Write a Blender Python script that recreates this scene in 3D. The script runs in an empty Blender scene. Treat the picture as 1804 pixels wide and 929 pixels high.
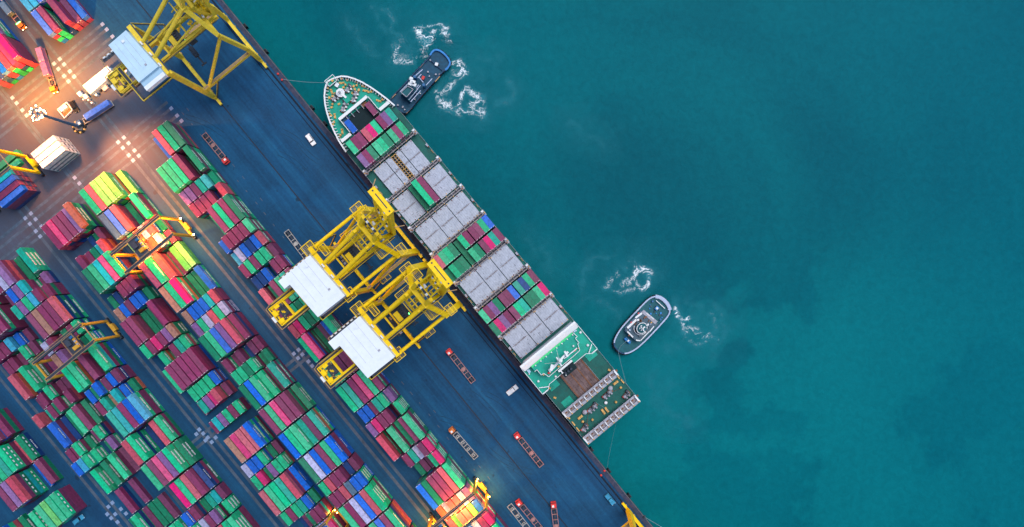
import bpy, bmesh, math, random
import numpy as np
from mathutils import Vector, Matrix, noise as mnoise
random.seed(7)
SC = bpy.context.scene
COL = SC.collection
RAD = math.radians
PI = math.pi

# ------------------------------------------------------------------ frames
# World: x right, y up in the photograph, z up, metres.  The quay runs at 50.75 degrees.
TH = RAD(-50.75)
SH = RAD(-50.35)
CU, SU = math.cos(TH), math.sin(TH)
K = 300.0 / 1230.0                      # metres per photo pixel on the ground

def px(x, y, z=0.0):                    # survey point of the photo -> world, at height z
    f = (300.0 - z) / 1230.0
    return Vector(((x - 902.0) * f, -(y - 464.5) * f, z))

def dock(u, v, z=0.0):                  # quay frame -> world
    return Vector((u * CU - v * SU, u * SU + v * CU, z))

def to_dock(x, y, z=0.0):               # survey point -> quay frame
    p = px(x, y, z)
    return Vector((p.x * CU + p.y * SU, -p.x * SU + p.y * CU, z))

BOW = px(584.1, 143.8, 9.0); BOW.z = 0
CS, SS = math.cos(SH), math.sin(SH)
def to_ship(x, y, z=0.0):
    p = px(x, y, z) - BOW
    return Vector((p.x * CS + p.y * SS, -p.x * SS + p.y * CS, z))
def ship_world(s, w, z=0.0):
    return Vector((BOW.x + s * CS - w * SS, BOW.y + s * SS + w * CS, z))

# ------------------------------------------------------------------ materials
MATS = {}
def mat(name, rgb, rough=0.6, metal=0.0, var=0.18, scale=0.6, rnd=0.0, spec=0.3, dirt=None, dirt_amt=0.0, dirt_scale=1.2):
    m = bpy.data.materials.new(name); m.use_nodes = True
    nt = m.node_tree; N = nt.nodes; L = nt.links
    b = N['Principled BSDF']
    b.inputs['Roughness'].default_value = rough
    b.inputs['Metallic'].default_value = metal
    b.inputs['Specular IOR Level'].default_value = spec
    tc = N.new('ShaderNodeTexCoord')
    nz = N.new('ShaderNodeTexNoise'); nz.inputs['Scale'].default_value = scale; nz.inputs['Detail'].default_value = 6
    nz.inputs['Roughness'].default_value = 0.65
    L.new(tc.outputs['Object'], nz.inputs['Vector'])
    mr = N.new('ShaderNodeMapRange')
    mr.inputs['From Min'].default_value = 0.3; mr.inputs['From Max'].default_value = 0.7
    mr.inputs['To Min'].default_value = 1 - var; mr.inputs['To Max'].default_value = 1 + var
    L.new(nz.outputs['Fac'], mr.inputs['Value'])
    val = mr.outputs['Result']
    if rnd:
        oi = N.new('ShaderNodeObjectInfo')
        m2 = N.new('ShaderNodeMapRange'); m2.inputs['To Min'].default_value = 1 - rnd; m2.inputs['To Max'].default_value = 1 + rnd * 0.7
        L.new(oi.outputs['Random'], m2.inputs['Value'])
        mu = N.new('ShaderNodeMath'); mu.operation = 'MULTIPLY'
        L.new(val, mu.inputs[0]); L.new(m2.outputs['Result'], mu.inputs[1]); val = mu.outputs[0]
    hs = N.new('ShaderNodeHueSaturation'); hs.inputs['Color'].default_value = (*rgb, 1)
    if rnd:
        m3 = N.new('ShaderNodeMapRange'); m3.inputs['To Min'].default_value = 1.04; m3.inputs['To Max'].default_value = 0.88
        fr = N.new('ShaderNodeMath'); fr.operation = 'FRACT'; mm = N.new('ShaderNodeMath'); mm.operation = 'MULTIPLY'; mm.inputs[1].default_value = 7.31
        L.new(oi.outputs['Random'], mm.inputs[0]); L.new(mm.outputs[0], fr.inputs[0]); L.new(fr.outputs[0], m3.inputs['Value'])
        L.new(m3.outputs['Result'], hs.inputs['Saturation'])
    L.new(val, hs.inputs['Value'])
    out = hs.outputs['Color']
    if dirt:
        n2 = N.new('ShaderNodeTexNoise'); n2.inputs['Scale'].default_value = dirt_scale; n2.inputs['Detail'].default_value = 8
        n2.inputs['Roughness'].default_value = 0.7
        if rnd:
            va = N.new('ShaderNodeVectorMath'); va.operation = 'ADD'
            oi2 = N.new('ShaderNodeObjectInfo')
            sc_ = N.new('ShaderNodeMath'); sc_.operation = 'MULTIPLY'; sc_.inputs[1].default_value = 200
            L.new(oi2.outputs['Random'], sc_.inputs[0])
            L.new(tc.outputs['Object'], va.inputs[0]); L.new(sc_.outputs[0], va.inputs[1])
            L.new(va.outputs[0], n2.inputs['Vector'])
        else:
            L.new(tc.outputs['Object'], n2.inputs['Vector'])
        r2 = N.new('ShaderNodeMapRange'); r2.inputs['From Min'].default_value = 0.49; r2.inputs['From Max'].default_value = 0.70
        r2.inputs['To Max'].default_value = dirt_amt
        L.new(n2.outputs['Fac'], r2.inputs['Value'])
        mx = N.new('ShaderNodeMix'); mx.data_type = 'RGBA'
        L.new(r2.outputs['Result'], mx.inputs['Factor']); L.new(out, mx.inputs['A'])
        mx.inputs['B'].default_value = (*dirt, 1); out = mx.outputs['Result']
    L.new(out, b.inputs['Base Color'])
    MATS[name] = m
    return m

def emit(name, rgb, strength):
    m = bpy.data.materials.new(name); m.use_nodes = True
    b = m.node_tree.nodes['Principled BSDF']
    b.inputs['Base Color'].default_value = (*rgb, 1)
    b.inputs['Emission Color'].default_value = (*rgb, 1)
    b.inputs['Emission Strength'].default_value = strength
    MATS[name] = m
    return m

GRIME = (0.03, 0.03, 0.035)
PAINT = {   # colour letter: (word, linear rgb)
    'g': ('bright green', (0.010, 0.50, 0.235)),
    'G': ('dark green', (0.005, 0.225, 0.115)),
    't': ('teal green', (0.008, 0.40, 0.29)),
    'c': ('turquoise', (0.008, 0.44, 0.46)),
    'p': ('maroon', (0.240, 0.036, 0.112)),
    'q': ('dull maroon', (0.190, 0.040, 0.115)),
    'v': ('dusty violet', (0.250, 0.110, 0.310)),
    'r': ('salmon red', (0.540, 0.085, 0.130)),
    'm': ('crimson pink', (0.680, 0.020, 0.170)),
    'b': ('bright blue', (0.002, 0.130, 0.640)),
    'n': ('navy blue', (0.005, 0.050, 0.210)),
    'l': ('pale cyan', (0.045, 0.400, 0.620)),
    'w': ('pale lavender', (0.420, 0.420, 0.640)),
    'k': ('tan brown', (0.400, 0.200, 0.150)),
    's': ('steel grey blue', (0.090, 0.170, 0.260)),
    'o': ('lamplit red', (0.560, 0.130, 0.070)),  # red whose colour carries the orange lamp glow
    'y': ('lamplit green', (0.110, 0.500, 0.110)),  # green with the yellow lamp glow put into the paint
    'W': ('white', (0.700, 0.720, 0.740)),
}
for k, (wd, rgb) in PAINT.items():
    mat('paint_' + wd.replace(' ', '_'), rgb, rough=0.5, var=0.22, scale=0.7, rnd=0.18, dirt=GRIME, dirt_amt=0.6, dirt_scale=0.9)
def pm(k): return MATS['paint_' + PAINT[k][0].replace(' ', '_')]

mat('steel_dark', (0.03, 0.035, 0.045), 0.6)
mat('casting', (0.30, 0.31, 0.34), 0.5)
mat('letter_white', (0.80, 0.82, 0.82), 0.6, var=0.06)
mat('crane_yellow', (1.0, 0.64, 0.004), 0.4, var=0.07, scale=0.5, dirt=(0.42, 0.20, 0.012), dirt_amt=0.45, dirt_scale=0.8)
mat('crane_pale', (0.84, 0.60, 0.045), 0.5, var=0.10, scale=0.5, dirt=(0.2, 0.14, 0.05), dirt_amt=0.4, dirt_scale=0.8)
mat('rtg_orange', (0.62, 0.32, 0.03), 0.5, var=0.12, dirt=(0.12, 0.06, 0.03), dirt_amt=0.5)
mat('grating', (0.055, 0.065, 0.085), 0.7, var=0.25, scale=2.0)
mat('rail_buff', (0.42, 0.26, 0.13), 0.6)
mat('house_white', (0.76, 0.80, 0.86), 0.5, var=0.04, scale=0.3, dirt=(0.5, 0.55, 0.6), dirt_amt=0.3, dirt_scale=0.4)
mat('house_blue', (0.36, 0.56, 0.72), 0.5, var=0.05)
mat('house_pale', (0.50, 0.68, 0.82), 0.5, var=0.05, scale=0.3, dirt=(0.36, 0.5, 0.6), dirt_amt=0.4, dirt_scale=0.5)
mat('tyre_mark', (0.0052, 0.050, 0.108), 0.8, var=0.3, scale=0.3)
mat('tug_grey', (0.07, 0.12, 0.16), 0.6, var=0.3)
mat('machine', (0.04, 0.05, 0.07), 0.5, var=0.4, scale=1.5)
mat('glass_dark', (0.01, 0.02, 0.035), 0.1, spec=0.6)
mat('cab_blue', (0.02, 0.12, 0.28), 0.4)
mat('rubber', (0.012, 0.013, 0.016), 0.8)
mat('ship_green', (0.004, 0.105, 0.088), 0.6, var=0.22, scale=0.35, dirt=(0.03, 0.06, 0.05), dirt_amt=0.55, dirt_scale=0.5)
mat('deck_green', (0.004, 0.34, 0.24), 0.55, var=0.15, scale=0.4, dirt=(0.01, 0.10, 0.09), dirt_amt=0.5, dirt_scale=0.35)
mat('hull_dark', (0.006, 0.035, 0.04), 0.5)
mat('ship_white', (0.78, 0.79, 0.80), 0.5, var=0.06, dirt=(0.45, 0.34, 0.26), dirt_amt=0.35, dirt_scale=0.6)
mat('rust', (0.20, 0.09, 0.05), 0.8, var=0.4, scale=1.5)
mat('rust_dot', (0.16, 0.03, 0.035), 0.8)
mat('buff', (0.66, 0.38, 0.12), 0.6, var=0.2)
mat('lash_grey', (0.34, 0.30, 0.32), 0.7, var=0.35, scale=1.0, dirt=(0.16, 0.09, 0.06), dirt_amt=0.7, dirt_scale=1.5)
mat('frame_grey', (0.36, 0.36, 0.42), 0.7, var=0.2, scale=0.8, dirt=(0.2, 0.12, 0.08), dirt_amt=0.6, dirt_scale=1.2)
mat('brown_hatch', (0.150, 0.095, 0.095), 0.7, var=0.45, scale=0.35, dirt=(0.30, 0.24, 0.24), dirt_amt=0.5, dirt_scale=0.3)
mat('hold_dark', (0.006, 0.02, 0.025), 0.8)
mat('green_edge', (0.05, 0.62, 0.22), 0.5)
mat('tug_blue', (0.004, 0.050, 0.125), 0.5, var=0.25)
mat('tug_deck', (0.003, 0.060, 0.115), 0.6, var=0.3, scale=0.8)
mat('tug_rim', (0.03, 0.22, 0.55), 0.5, var=0.15)
mat('tug_fender', (0.44, 0.50, 0.66), 0.6, var=0.12)
mat('tug_teal', (0.006, 0.100, 0.125), 0.6, var=0.2)
mat('red_paint', (0.66, 0.045, 0.040), 0.45, var=0.12)
mat('orange_paint', (0.62, 0.16, 0.03), 0.45, var=0.12)
mat('trailer_frame', (0.33, 0.17, 0.165), 0.7, var=0.3, scale=1.2)
mat('trailer_grey', (0.38, 0.36, 0.34), 0.7, var=0.3, scale=1.2)
mat('car_white', (0.86, 0.87, 0.88), 0.4, var=0.04)
mat('car_blue', (0.05, 0.30, 0.50), 0.3)
mat('car_black', (0.012, 0.013, 0.016), 0.3)
mat('concrete', (0.11, 0.115, 0.13), 0.8, var=0.3, scale=0.25)
mat('coping', (0.034, 0.046, 0.085), 0.8, var=0.4, scale=0.5, dirt=(0.10, 0.05, 0.06), dirt_amt=0.6, dirt_scale=0.4)
mat('trench', (0.006, 0.010, 0.020), 0.9)
mat('rail_steel', (0.012, 0.022, 0.04), 0.5)
mat('runway', (0.060, 0.088, 0.130), 0.8, var=0.35, scale=0.35)
mat('plate_white', (0.20, 0.28, 0.44), 0.6, var=0.15, scale=0.8)
mat('rope', (0.20, 0.30, 0.34), 0.8)
mat('mast_blue', (0.03, 0.09, 0.20), 0.5)
emit('lamp_warm', (1.0, 0.72, 0.36), 14.0)
emit('lamp_orange', (1.0, 0.50, 0.10), 9.0)
emit('lamp_green', (0.1, 1.0, 0.15), 5.0)
emit('lamp_red', (1.0, 0.06, 0.04), 3.0)

# ------------------------------------------------------------------ mesh builder
class MB:
    def __init__(self):
        self.v = []; self.f = []; self.mi = []; self.m = []
    def mid(self, m):
        m = MATS[m] if isinstance(m, str) else m
        if m not in self.m: self.m.append(m)
        return self.m.index(m)
    def add(self, vs, fs, m):
        o = len(self.v); i = self.mid(m)
        self.v += [tuple(p) for p in vs]
        for f in fs:
            self.f.append(tuple(o + q for q in f)); self.mi.append(i)
    def box(self, c, s, m, rz=0.0, taper=1.0):
        cx, cy, cz = c; a, b, h = s[0] / 2, s[1] / 2, s[2] / 2
        co, si = math.cos(rz), math.sin(rz); vs = []
        for z, t in ((-h, 1.0), (h, taper)):
            for x, y in ((-a, -b), (a, -b), (a, b), (-a, b)):
                x *= t; y *= t
                vs.append((cx + x * co - y * si, cy + x * si + y * co, cz + z))
        self.add(vs, [(3, 2, 1, 0), (4, 5, 6, 7), (0, 1, 5, 4), (1, 2, 6, 5), (2, 3, 7, 6), (3, 0, 4, 7)], m)
    def beam(self, p, q, w, h, m):          # rectangular member p->q, w horizontal, h the other way
        p, q = Vector(p), Vector(q); d = q - p
        if d.length < 1e-6: return
        d.normalize()
        side = d.cross(Vector((0, 0, 1)))
        if side.length < 0.05: side = Vector((0, 1, 0))
        side.normalize(); up = side.cross(d).normalized()
        vs = []
        for e in (p, q):
            for a, b in ((-1, -1), (1, -1), (1, 1), (-1, 1)):
                vs.append(e + side * (a * w / 2) + up * (b * h / 2))
        self.add(vs, [(3, 2, 1, 0), (4, 5, 6, 7), (0, 1, 5, 4), (1, 2, 6, 5), (2, 3, 7, 6), (3, 0, 4, 7)], m)
    def tube(self, p, q, r, m, n=8, r2=None, cap=True):
        p, q = Vector(p), Vector(q); d = (q - p)
        if d.length < 1e-6: return
        d.normalize(); r2 = r if r2 is None else r2
        a = d.cross(Vector((0, 0, 1)))
        if a.length < 0.05: a = Vector((1, 0, 0))
        a.normalize(); b = d.cross(a)
        vs = []
        for e, rr in ((p, r), (q, r2)):
            for i in range(n):
                t = 2 * PI * i / n
                vs.append(e + a * (rr * math.cos(t)) + b * (rr * math.sin(t)))
        fs = [(i, (i + 1) % n, n + (i + 1) % n, n + i) for i in range(n)]
        if cap: fs += [tuple(range(n - 1, -1, -1)), tuple(range(n, 2 * n))]
        self.add(vs, fs, m)
    def path(self, pts, r, m, n=6):
        for a, b in zip(pts, pts[1:]): self.tube(a, b, r, m, n)
    def rails(self, pts, h, r, m, posts=2.0, closed=False):   # hand rail with posts
        pts = [Vector(p) for p in pts]
        if closed: pts = pts + [pts[0]]
        for a, b in zip(pts, pts[1:]):
            up = Vector((0, 0, h))
            self.beam(a + up, b + up, r * 2, r * 2, m)
            self.beam(a + up * 0.5, b + up * 0.5, r, r, m)
            n = max(1, int((b - a).length / posts))
            for i in range(n + 1):
                p = a.lerp(b, i / n); self.beam(p, p + up, r, r, m)
    def prism(self, poly, z0, z1, m, mtop=None, bottom=True):
        n = len(poly); a = 0
        for i in range(n):
            x1, y1 = poly[i][:2]; x2, y2 = poly[(i + 1) % n][:2]; a += x1 * y2 - x2 * y1
        if a < 0: poly = poly[::-1]
        vs = [(p[0], p[1], z0) for p in poly] + [(p[0], p[1], z1) for p in poly]
        fs = [(i, (i + 1) % n, n + (i + 1) % n, n + i) for i in range(n)]
        if bottom: fs.append(tuple(range(n - 1, -1, -1)))
        self.add(vs, fs, m)
        self.add([(p[0], p[1], z1) for p in poly], [tuple(range(n))], mtop or m)
    def strip(self, pts, w, z, m, h=0.0):   # flat ribbon along 2d points
        for a, b in zip(pts, pts[1:]):
            a = Vector((a[0], a[1], z)); b = Vector((b[0], b[1], z))
            self.beam(a, b, w, max(h, 0.02), m)
    def ball(self, c, r, m, n=8, k=5, sq=1.0):
        c = Vector(c); vs = []; fs = []
        for i in range(k + 1):
            ph = PI * i / k
            for j in range(n):
                t = 2 * PI * j / n
                vs.append(c + Vector((r * math.sin(ph) * math.cos(t), r * math.sin(ph) * math.sin(t), r * sq * math.cos(ph))))
        for i in range(k):
            for j in range(n):
                a, b = i * n + j, i * n + (j + 1) % n
                fs.append((a, a + n, b + n, b))
        self.add(vs, fs, m)
    def ring(self, c, r, t, m, n=12, axis=2):
        c = Vector(c); vs = []; fs = []; k = 6
        for i in range(n):
            a = 2 * PI * i / n
            for j in range(k):
                b = 2 * PI * j / k
                rr = r + t * math.cos(b); o = [rr * math.cos(a), rr * math.sin(a), t * math.sin(b)]
                if axis == 0: o = [o[2], o[0], o[1]]
                if axis == 1: o = [o[0], o[2], o[1]]
                vs.append(c + Vector(o))
        for i in range(n):
            for j in range(k):
                a = i * k + j; b = i * k + (j + 1) % k
                c2 = ((i + 1) % n) * k + (j + 1) % k; d = ((i + 1) % n) * k + j
                fs.append((a, d, c2, b))
        self.add(vs, fs, m)
    def mesh(self, name):
        me = bpy.data.meshes.new(name)
        me.from_pydata(self.v, [], self.f)
        for m in self.m: me.materials.append(m)
        me.polygons.foreach_set('material_index', self.mi)
        me.update()
        return me
    def build(self, name, parent=None, loc=None, rz=0.0):
        o = bpy.data.objects.new(name, self.mesh(name)); COL.objects.link(o)
        if parent is not None: o.parent = parent
        if loc is not None: o.location = loc
        o.rotation_euler.z = rz
        return o

def link(name, me, parent=None, loc=None, rz=0.0):
    o = bpy.data.objects.new(name, me); COL.objects.link(o)
    if parent is not None: o.parent = parent
    if loc is not None: o.location = loc
    o.rotation_euler.z = rz
    return o
def tag(o, label, cat, group=None):
    o['label'] = label; o['category'] = cat
    if group: o['group'] = group
    return o
def empty(name, loc, rz=0.0):
    o = bpy.data.objects.new(name, None); COL.objects.link(o)
    o.location = loc; o.rotation_euler.z = rz; o.empty_display_size = 1
    return o
def copy_tree(o, parent=None):
    c = o.copy(); COL.objects.link(c)
    if parent is not None: c.parent = parent
    for ch in list(o.children): copy_tree(ch, c)
    return c
def structure(o, kind='structure'):
    o['kind'] = kind; return o

# ------------------------------------------------------------------ containers
CW, CH = 2.44, 2.59
def text_geo(body, length, height):
    cu = bpy.data.curves.new('tmp', 'FONT'); cu.body = body; cu.resolution_u = 1; cu.offset = 0.055
    ob = bpy.data.objects.new('tmp', cu); COL.objects.link(ob)
    bpy.context.view_layer.update()
    me = bpy.data.meshes.new_from_object(ob.evaluated_get(bpy.context.evaluated_depsgraph_get()))
    vs = [v.co.copy() for v in me.vertices]; fs = [tuple(p.vertices) for p in me.polygons]
    bpy.data.objects.remove(ob); bpy.data.meshes.remove(me); bpy.data.curves.remove(cu)
    x0, x1 = min(v.x for v in vs), max(v.x for v in vs); y0, y1 = min(v.y for v in vs), max(v.y for v in vs)
    return [((v.x - x0) / (x1 - x0) * length - length / 2, (v.y - y0) / (y1 - y0) * height - height / 2) for v in vs], fs
TXT = text_geo('EVERGREEN', 6.8, 1.1)
def dash_geo(widths, h):
    vs, fs, x = [], [], 0.0
    tot = sum(w + 0.28 for w in widths) - 0.28
    for i, w in enumerate(widths):
        o = len(vs); hh = h * (1.0 if i % 3 else 0.86)
        vs += [(x - tot / 2, -hh / 2), (x + w - tot / 2, -hh / 2), (x + w - tot / 2, hh / 2), (x - tot / 2, hh / 2)]
        fs.append((o, o + 1, o + 2, o + 3)); x += w + 0.28
    return vs, fs
DASH = dash_geo([.5, .35, .55, .5, .3, .55, .45], 0.7)
DOTS = dash_geo([1.0, .05, 1.0, .05, 1.0, .05, 1.0, .05, 1.0], 0.9)
def dots_geo():
    vs, fs = [], []
    for i in range(5):
        o = len(vs); x = (i - 2) * 2.1
        vs += [(x - .55, -.38), (x + .55, -.38), (x + .55, .42), (x - .55, .42)]; fs.append((o, o + 1, o + 2, o + 3))
    return vs, fs
DOTS = dots_geo()

def body_mesh(L, k):
    m = MB(); c = pm(k); z = CH
    m.box((0, 0, z / 2), (L - 0.10, CW - 0.08, z - 0.10), c)
    for y in (-1, 1):
        m.box((0, y * (CW / 2 - 0.04), z - 0.07), (L, 0.08, 0.14), c)
        m.box((0, y * (CW / 2 - 0.04), 0.09), (L, 0.08, 0.18), c)
        n = int(L / 0.56)
        for i in range(n):                                   # pressed side corrugations
            m.box((-L / 2 + (i + 0.5) * L / n, y * (CW / 2 - 0.03), z / 2), (0.24, 0.05, z - 0.36), c)
    for x in (-1, 1):
        for y in (-1, 1):
            m.box((x * (L / 2 - 0.08), y * (CW / 2 - 0.08), z / 2), (0.16, 0.16, z - 0.2), c)
            for q in (0.07, z - 0.06):
                m.box((x * (L / 2 - 0.09), y * (CW / 2 - 0.09), q), (0.185, 0.185, 0.125), 'casting')
    return m.mesh('container_body')
def roof_mesh(L, k):
    m = MB(); c = pm(k); n = int(L / 0.55)
    m.box((0, 0, CH - 0.035), (L - 0.2, CW - 0.2, 0.03), c)
    for i in range(n):
        m.box((-L / 2 + 0.2 + (i + 0.5) * (L - 0.4) / n, 0, CH - 0.015), (0.26, CW - 0.5, 0.02), c)
    return m.mesh('container_roof')
def door_mesh(L, k):
    m = MB(); c = pm(k)
    for y in (-1, 1):
        m.box((L / 2 - 0.03, y * 0.57, CH / 2), (0.06, 1.08, CH - 0.34), c)
        for d in (0.25, 0.85):
            m.box((L / 2 + 0.012, y * d, CH / 2), (0.04, 0.05, CH - 0.3), 'casting')
        m.box((L / 2 - 0.1, y * 0.62, CH + 0.005), (0.10, 0.62, 0.02), 'letter_white')
    return m.mesh('container_door')
def letter_mesh(geo, off=0.0):
    m = MB()
    m.add([(-x, CW / 2 + 0.012, z + 1.45) for x, z in geo[0]], geo[1], 'letter_white')
    return m.mesh('container_lettering')
BODY = {}
def parts_for(L, k):
    if (L, k) not in BODY: BODY[(L, k)] = (body_mesh(L, k), roof_mesh(L, k), door_mesh(L, k))
    return BODY[(L, k)]
LETTER = {'g': letter_mesh(TXT), 'n': letter_mesh(DASH), 'd': letter_mesh(DOTS)}

def container(loc, rz, L, k, label, group, letters=None, door=1):
    b, r, d = parts_for(L, k)
    o = link('shipping_container', b, None, loc, rz)
    link('roof', r, o); link('door', d, o, None, 0.0 if door > 0 else PI)
    if letters: link('lettering', LETTER[letters], o)
    return tag(o, label, 'container', group)

ORD = ('first second third fourth fifth sixth seventh eighth ninth tenth eleventh twelfth thirteenth fourteenth '
       'fifteenth sixteenth seventeenth eighteenth nineteenth twentieth').split()
ORD += ['twenty-' + w for w in ORD[:9]]

# yard blocks: right edge (pixels of the quay frame); the bays run down the picture every 26.6 px per 20 ft
BLOCK = {'A': (-297.5, 'quayside block'), 'B': (-422.5, 'second block'), 'C': (-514.5, 'third block'),
         'D': (-635.5, 'fourth block'), 'E': (-727.5, 'fifth block'), 'F': (-848.5, 'sixth block'), 'G': (-940.5, 'seventh block')}
PITCH = 11.4
YARD = '''
A -15 2 l4 l4 b4 p4 p2 b2
A -13 2 b4 p4 n1 p4 q2 b2
B -15 2 p4 p4 b4 n4 v3 v4
B -13 2 q3 n3 b4 r4 m4 m5
A -2 2 - - b3 r5 g5 G5
A 0 2 g5 g5 g5 p5 q1 G5
A 2 1 v4 v4 q4 t4 c4 G3
A 3 1 p4 p4 p4 p4 q1 r4
A 4 2 - t2 p5 g5 p5 G5
A 6 1 b4 p5 p5 p5 p5 g5
A 7 1 l3 w4 b4 n4 b4 r4
A 8 1 p4 g4 p4 g4 g4 q3
A 9 1 n3 n3 b3 n1 p4 p4
A 10 2 r4 G2 p4 g4 t4 p4
A 12 1 p4 p4 g4 G4 g4 g4
A 13 1 r4 m4 g4 G4 g4 p3
A 14 2 g4 m5 G1 q2 b3 g5
A 16 2 g4 g4 q3 p3 p4 G4
A 18 2 g5 t5 p5 m5 g5 p5
A 20 1 b4 b4 p4 t5 g5 v4
A 21 1 v5 m5 p5 p5 q1 g4
A 22 2 r5 G1 g5 G3 p4 g5
A 24 1 q1 p4 t4 w4 q5 m5
A 25 1 - G2 q2 q2 g4 m5
A 26 2 b5 G5 p5 p5 r5 g5
A 28 1 o4 w4 r5 r5 w5 v5
A 29 1 r4 y4 r5 r5 y5 b5
A 30 1 o4 g4 b5 w5 p5 m5
A 31 2 p5 g5 p5 r5 g5 g5
B -2 2 g5 r5 y5 y5 y5 y2
B 0 2 s5 b5 r5 G2 q2 g4
B 2 1 g3 g4 o4 w4 r4 G2
B 3 1 - w4 r3 o4 w4 p2
B 4 2 p5 g5 r4 q1 y2 y2
B 6 2 k5 g5 m5 G1 G1 b2
B 8 1 k4 b4 b4 b4 c4 r4
B 9 1 v4 g4 w4 r4 g4 w4
B 10 2 G5 g5 b5 v5 r5 p4
B 12 1 p4 q2 q3 n1 q2 p2
B 13 1 g4 g4 G4 g4 G1 G2
B 14 2 G5 b5 g5 g4 q2 t4
B 16 2 p5 g5 m5 p5 p5 G2
B 18 2 b5 g5 g5 t4 q4 t4
B 20 2 G5 w5 b5 p5 g5 b5
B 22 1 g5 r5 p5 p5 n3 q3
B 23 1 p5 p5 r5 s5 b5 b5
B 24 2 g5 p5 w5 b5 r5 g5
B 26 2 p4 p5 g5 b5 p5 g5
B 28 2 p5 p5 r5 g5 r5 r5
C -2 2 p4 m4 p4 p4 v4 o5
C 0 1 - - - n1 G1 q2
C 1 1 - p4 p3 G3 c3 r4
C 2 2 - G5 g5 c5 m5 g5
C 4 1 G2 n2 q1 p4 p4 p4
C 5 1 k3 b3 q3 b3 b3 G2
C 6 2 p4 p4 G1 G1 q2 p4
C 8 1 g4 p4 m4 p4 v4 k4
C 9 1 - g3 - p3 t3 g3
C 10 2 g3 p4 p4 p4 p4 p4
C 12 1 - g3 g3 g3 g3 b3
C 13 1 q1 t3 v3 m3 r4 q2
C 14.45 1 p2 c3 v3 g3 p3 g3
C 16 2 - k4 m4 r4 r4 b5
C 18 1 w3 b3 b3 g3 G1 q1
C 19 1 g3 m3 G2 v3 g3 g3
C 20 2 r4 g4 g4 t4 r4 b2
C 22 1 g3 p3 g3 t3 b3 G2
C 23 1 - n1 q2 G3 p4 p4
C 24 2 - g3 p3 w4 b4 m4
D -2 2 p5 w5 v5 G1 G1 t3
D 0 1 q4 b5 v5 c5 q1 v2
D 1 1 t5 v5 g5 l5 p5 p4
D 2 2 - p5 k5 p5 p5 r5
D 4 1 w5 p5 q3 G4 p4 g4
D 5 1 k5 v5 G2 g3 G3 g3
D 6 2 g5 g5 q1 p5 G1 g5
D 8 1 b4 G4 b5 q4 b4 q4
D 9 1 p4 t4 k3 c4 b3 G2
D 10 2 q1 t5 c5 p5 b5 l5
D 12 2 r5 g5 n1 q1 r3 g3
D 14 2 g5 p5 m5 v5 g5 G3
D 16 2 - m4 g4 r4 p4 n3
D 18 1 b5 p4 G2 t2 c2 q2
D 19 1 g5 w4 p4 v4 n1 g3
D 20 2 p5 g5 p5 r5 g5 g5
E -2 2 - q4 p4 g4 p4 p5
E 0 2 p5 g5 p5 p5 p5 p5
E 2 1 p3 p3 p3 l3 b2 q1
E 3 1 p2 p2 q1 q1 g3 q2
E 4 2 r3 n1 g3 q1 G3 q1
E 6 1 q1 p2 b1 g3 q1 q1
E 7 1 r3 t1 p2 G2 p3 G1 p3 
E 8 2 - b3 n1 G1 g2 p2 G1
E 10 1 p2 p2 g3 G1 - q2 g3
E 11 1 b3 l3 g3 g2 - G1 v2
E 12 2 - g2 - G2 q1 g3 q1
E 14 2 - - p2 - q1 - -
E 16 2 - G2 g3 q1 G1 G1 q1
E 18 2 - p2 g2 p2 G2 g2 g2
F 5.1 2 - p4 p4 p4 p4 p3
F 7.2 2 G4 g4 t4 g4 r1 G2
F 9.2 2 p5 v5 r5 - b1 p2
F 11.65 2 g3 - g4 y4 g4 g4
G 11.3 2 p4 g4 p4 b4 b4 G1
'''
L40, L20 = 12.19, 6.06
tops, lower = [], []
WEI = 'g' * 9 + 'p' * 7 + 'n' * 3 + 'q' * 5 + 'b' * 2 + 'G' * 4 + 'r' * 2 + 'c' + 'o'
rr = random.Random(11)
bays = {}
for line in YARD.strip().splitlines():
    t = line.split(); blk = t[0]; n = float(t[1]); ln = int(t[2]); toks = t[3:]
    off = 7 - len(toks) if len(toks) == 7 else 0          # seven tokens: one more row on the far side
    first = 0 if len(toks) == 7 else 1
    bays.setdefault(blk, []).append(n)
    hs = {}
    for i, tk in enumerate(toks):
        hs[first + i] = 0 if tk == '-' else int(tk[1])
    u = (-504 + 26.6 * (n + ln / 2.0)) * K
    for i, tk in enumerate(toks):
        if tk == '-': continue
        slot = first + i; h = hs[slot]; k = tk[0]
        v = (BLOCK[blk][0] - 68.4 + PITCH * (slot - 0.5)) * K
        vis = h - hs.get(slot + 1, 0)                       # layers of the side seen past the next row
        for lay in range(h):
            L = L40 if ln == 2 else L20
            ju, jv = rr.uniform(-.07, .07), rr.uniform(-.05, .05)
            kk = k if lay == h - 1 else (('p' if rr.random() < .35 else k) if rr.random() < .25 else rr.choice(WEI))
            rec = dict(u=u + ju, v=v + jv, z=lay * (CH + 0.01), L=L, k=kk, blk=blk, n=n, slot=slot, side=lay >= h - vis, h=h, lay=lay)
            if blk == 'F' and kk in 'gG': rec['dots'] = True
            (tops if lay == h - 1 else lower).append(rec)

SHIPC = []      # containers on the ship are filled in below; all of them are individuals
def seen_px(r):
    f = 300 / (300 - r['z'] - CH)
    p = dock(r['u'], r['v']); X = 902 + p.x * f / K; Y = 464.5 - p.y * f / K
    inside = -18 < X < 1822 and -18 < Y < 947
    return (r['L'] * (1.0 + (0.35 if r['side'] else 0)) * (0.6 if r['h'] <= 1 else 1)) if inside else -1
tops.sort(key=seen_px, reverse=True)
N_IND = 238
yard_ind = [r for r in tops[:N_IND] if seen_px(r) > 0]
yard_rest = [r for r in tops if r not in yard_ind and seen_px(r) > -2]

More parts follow.
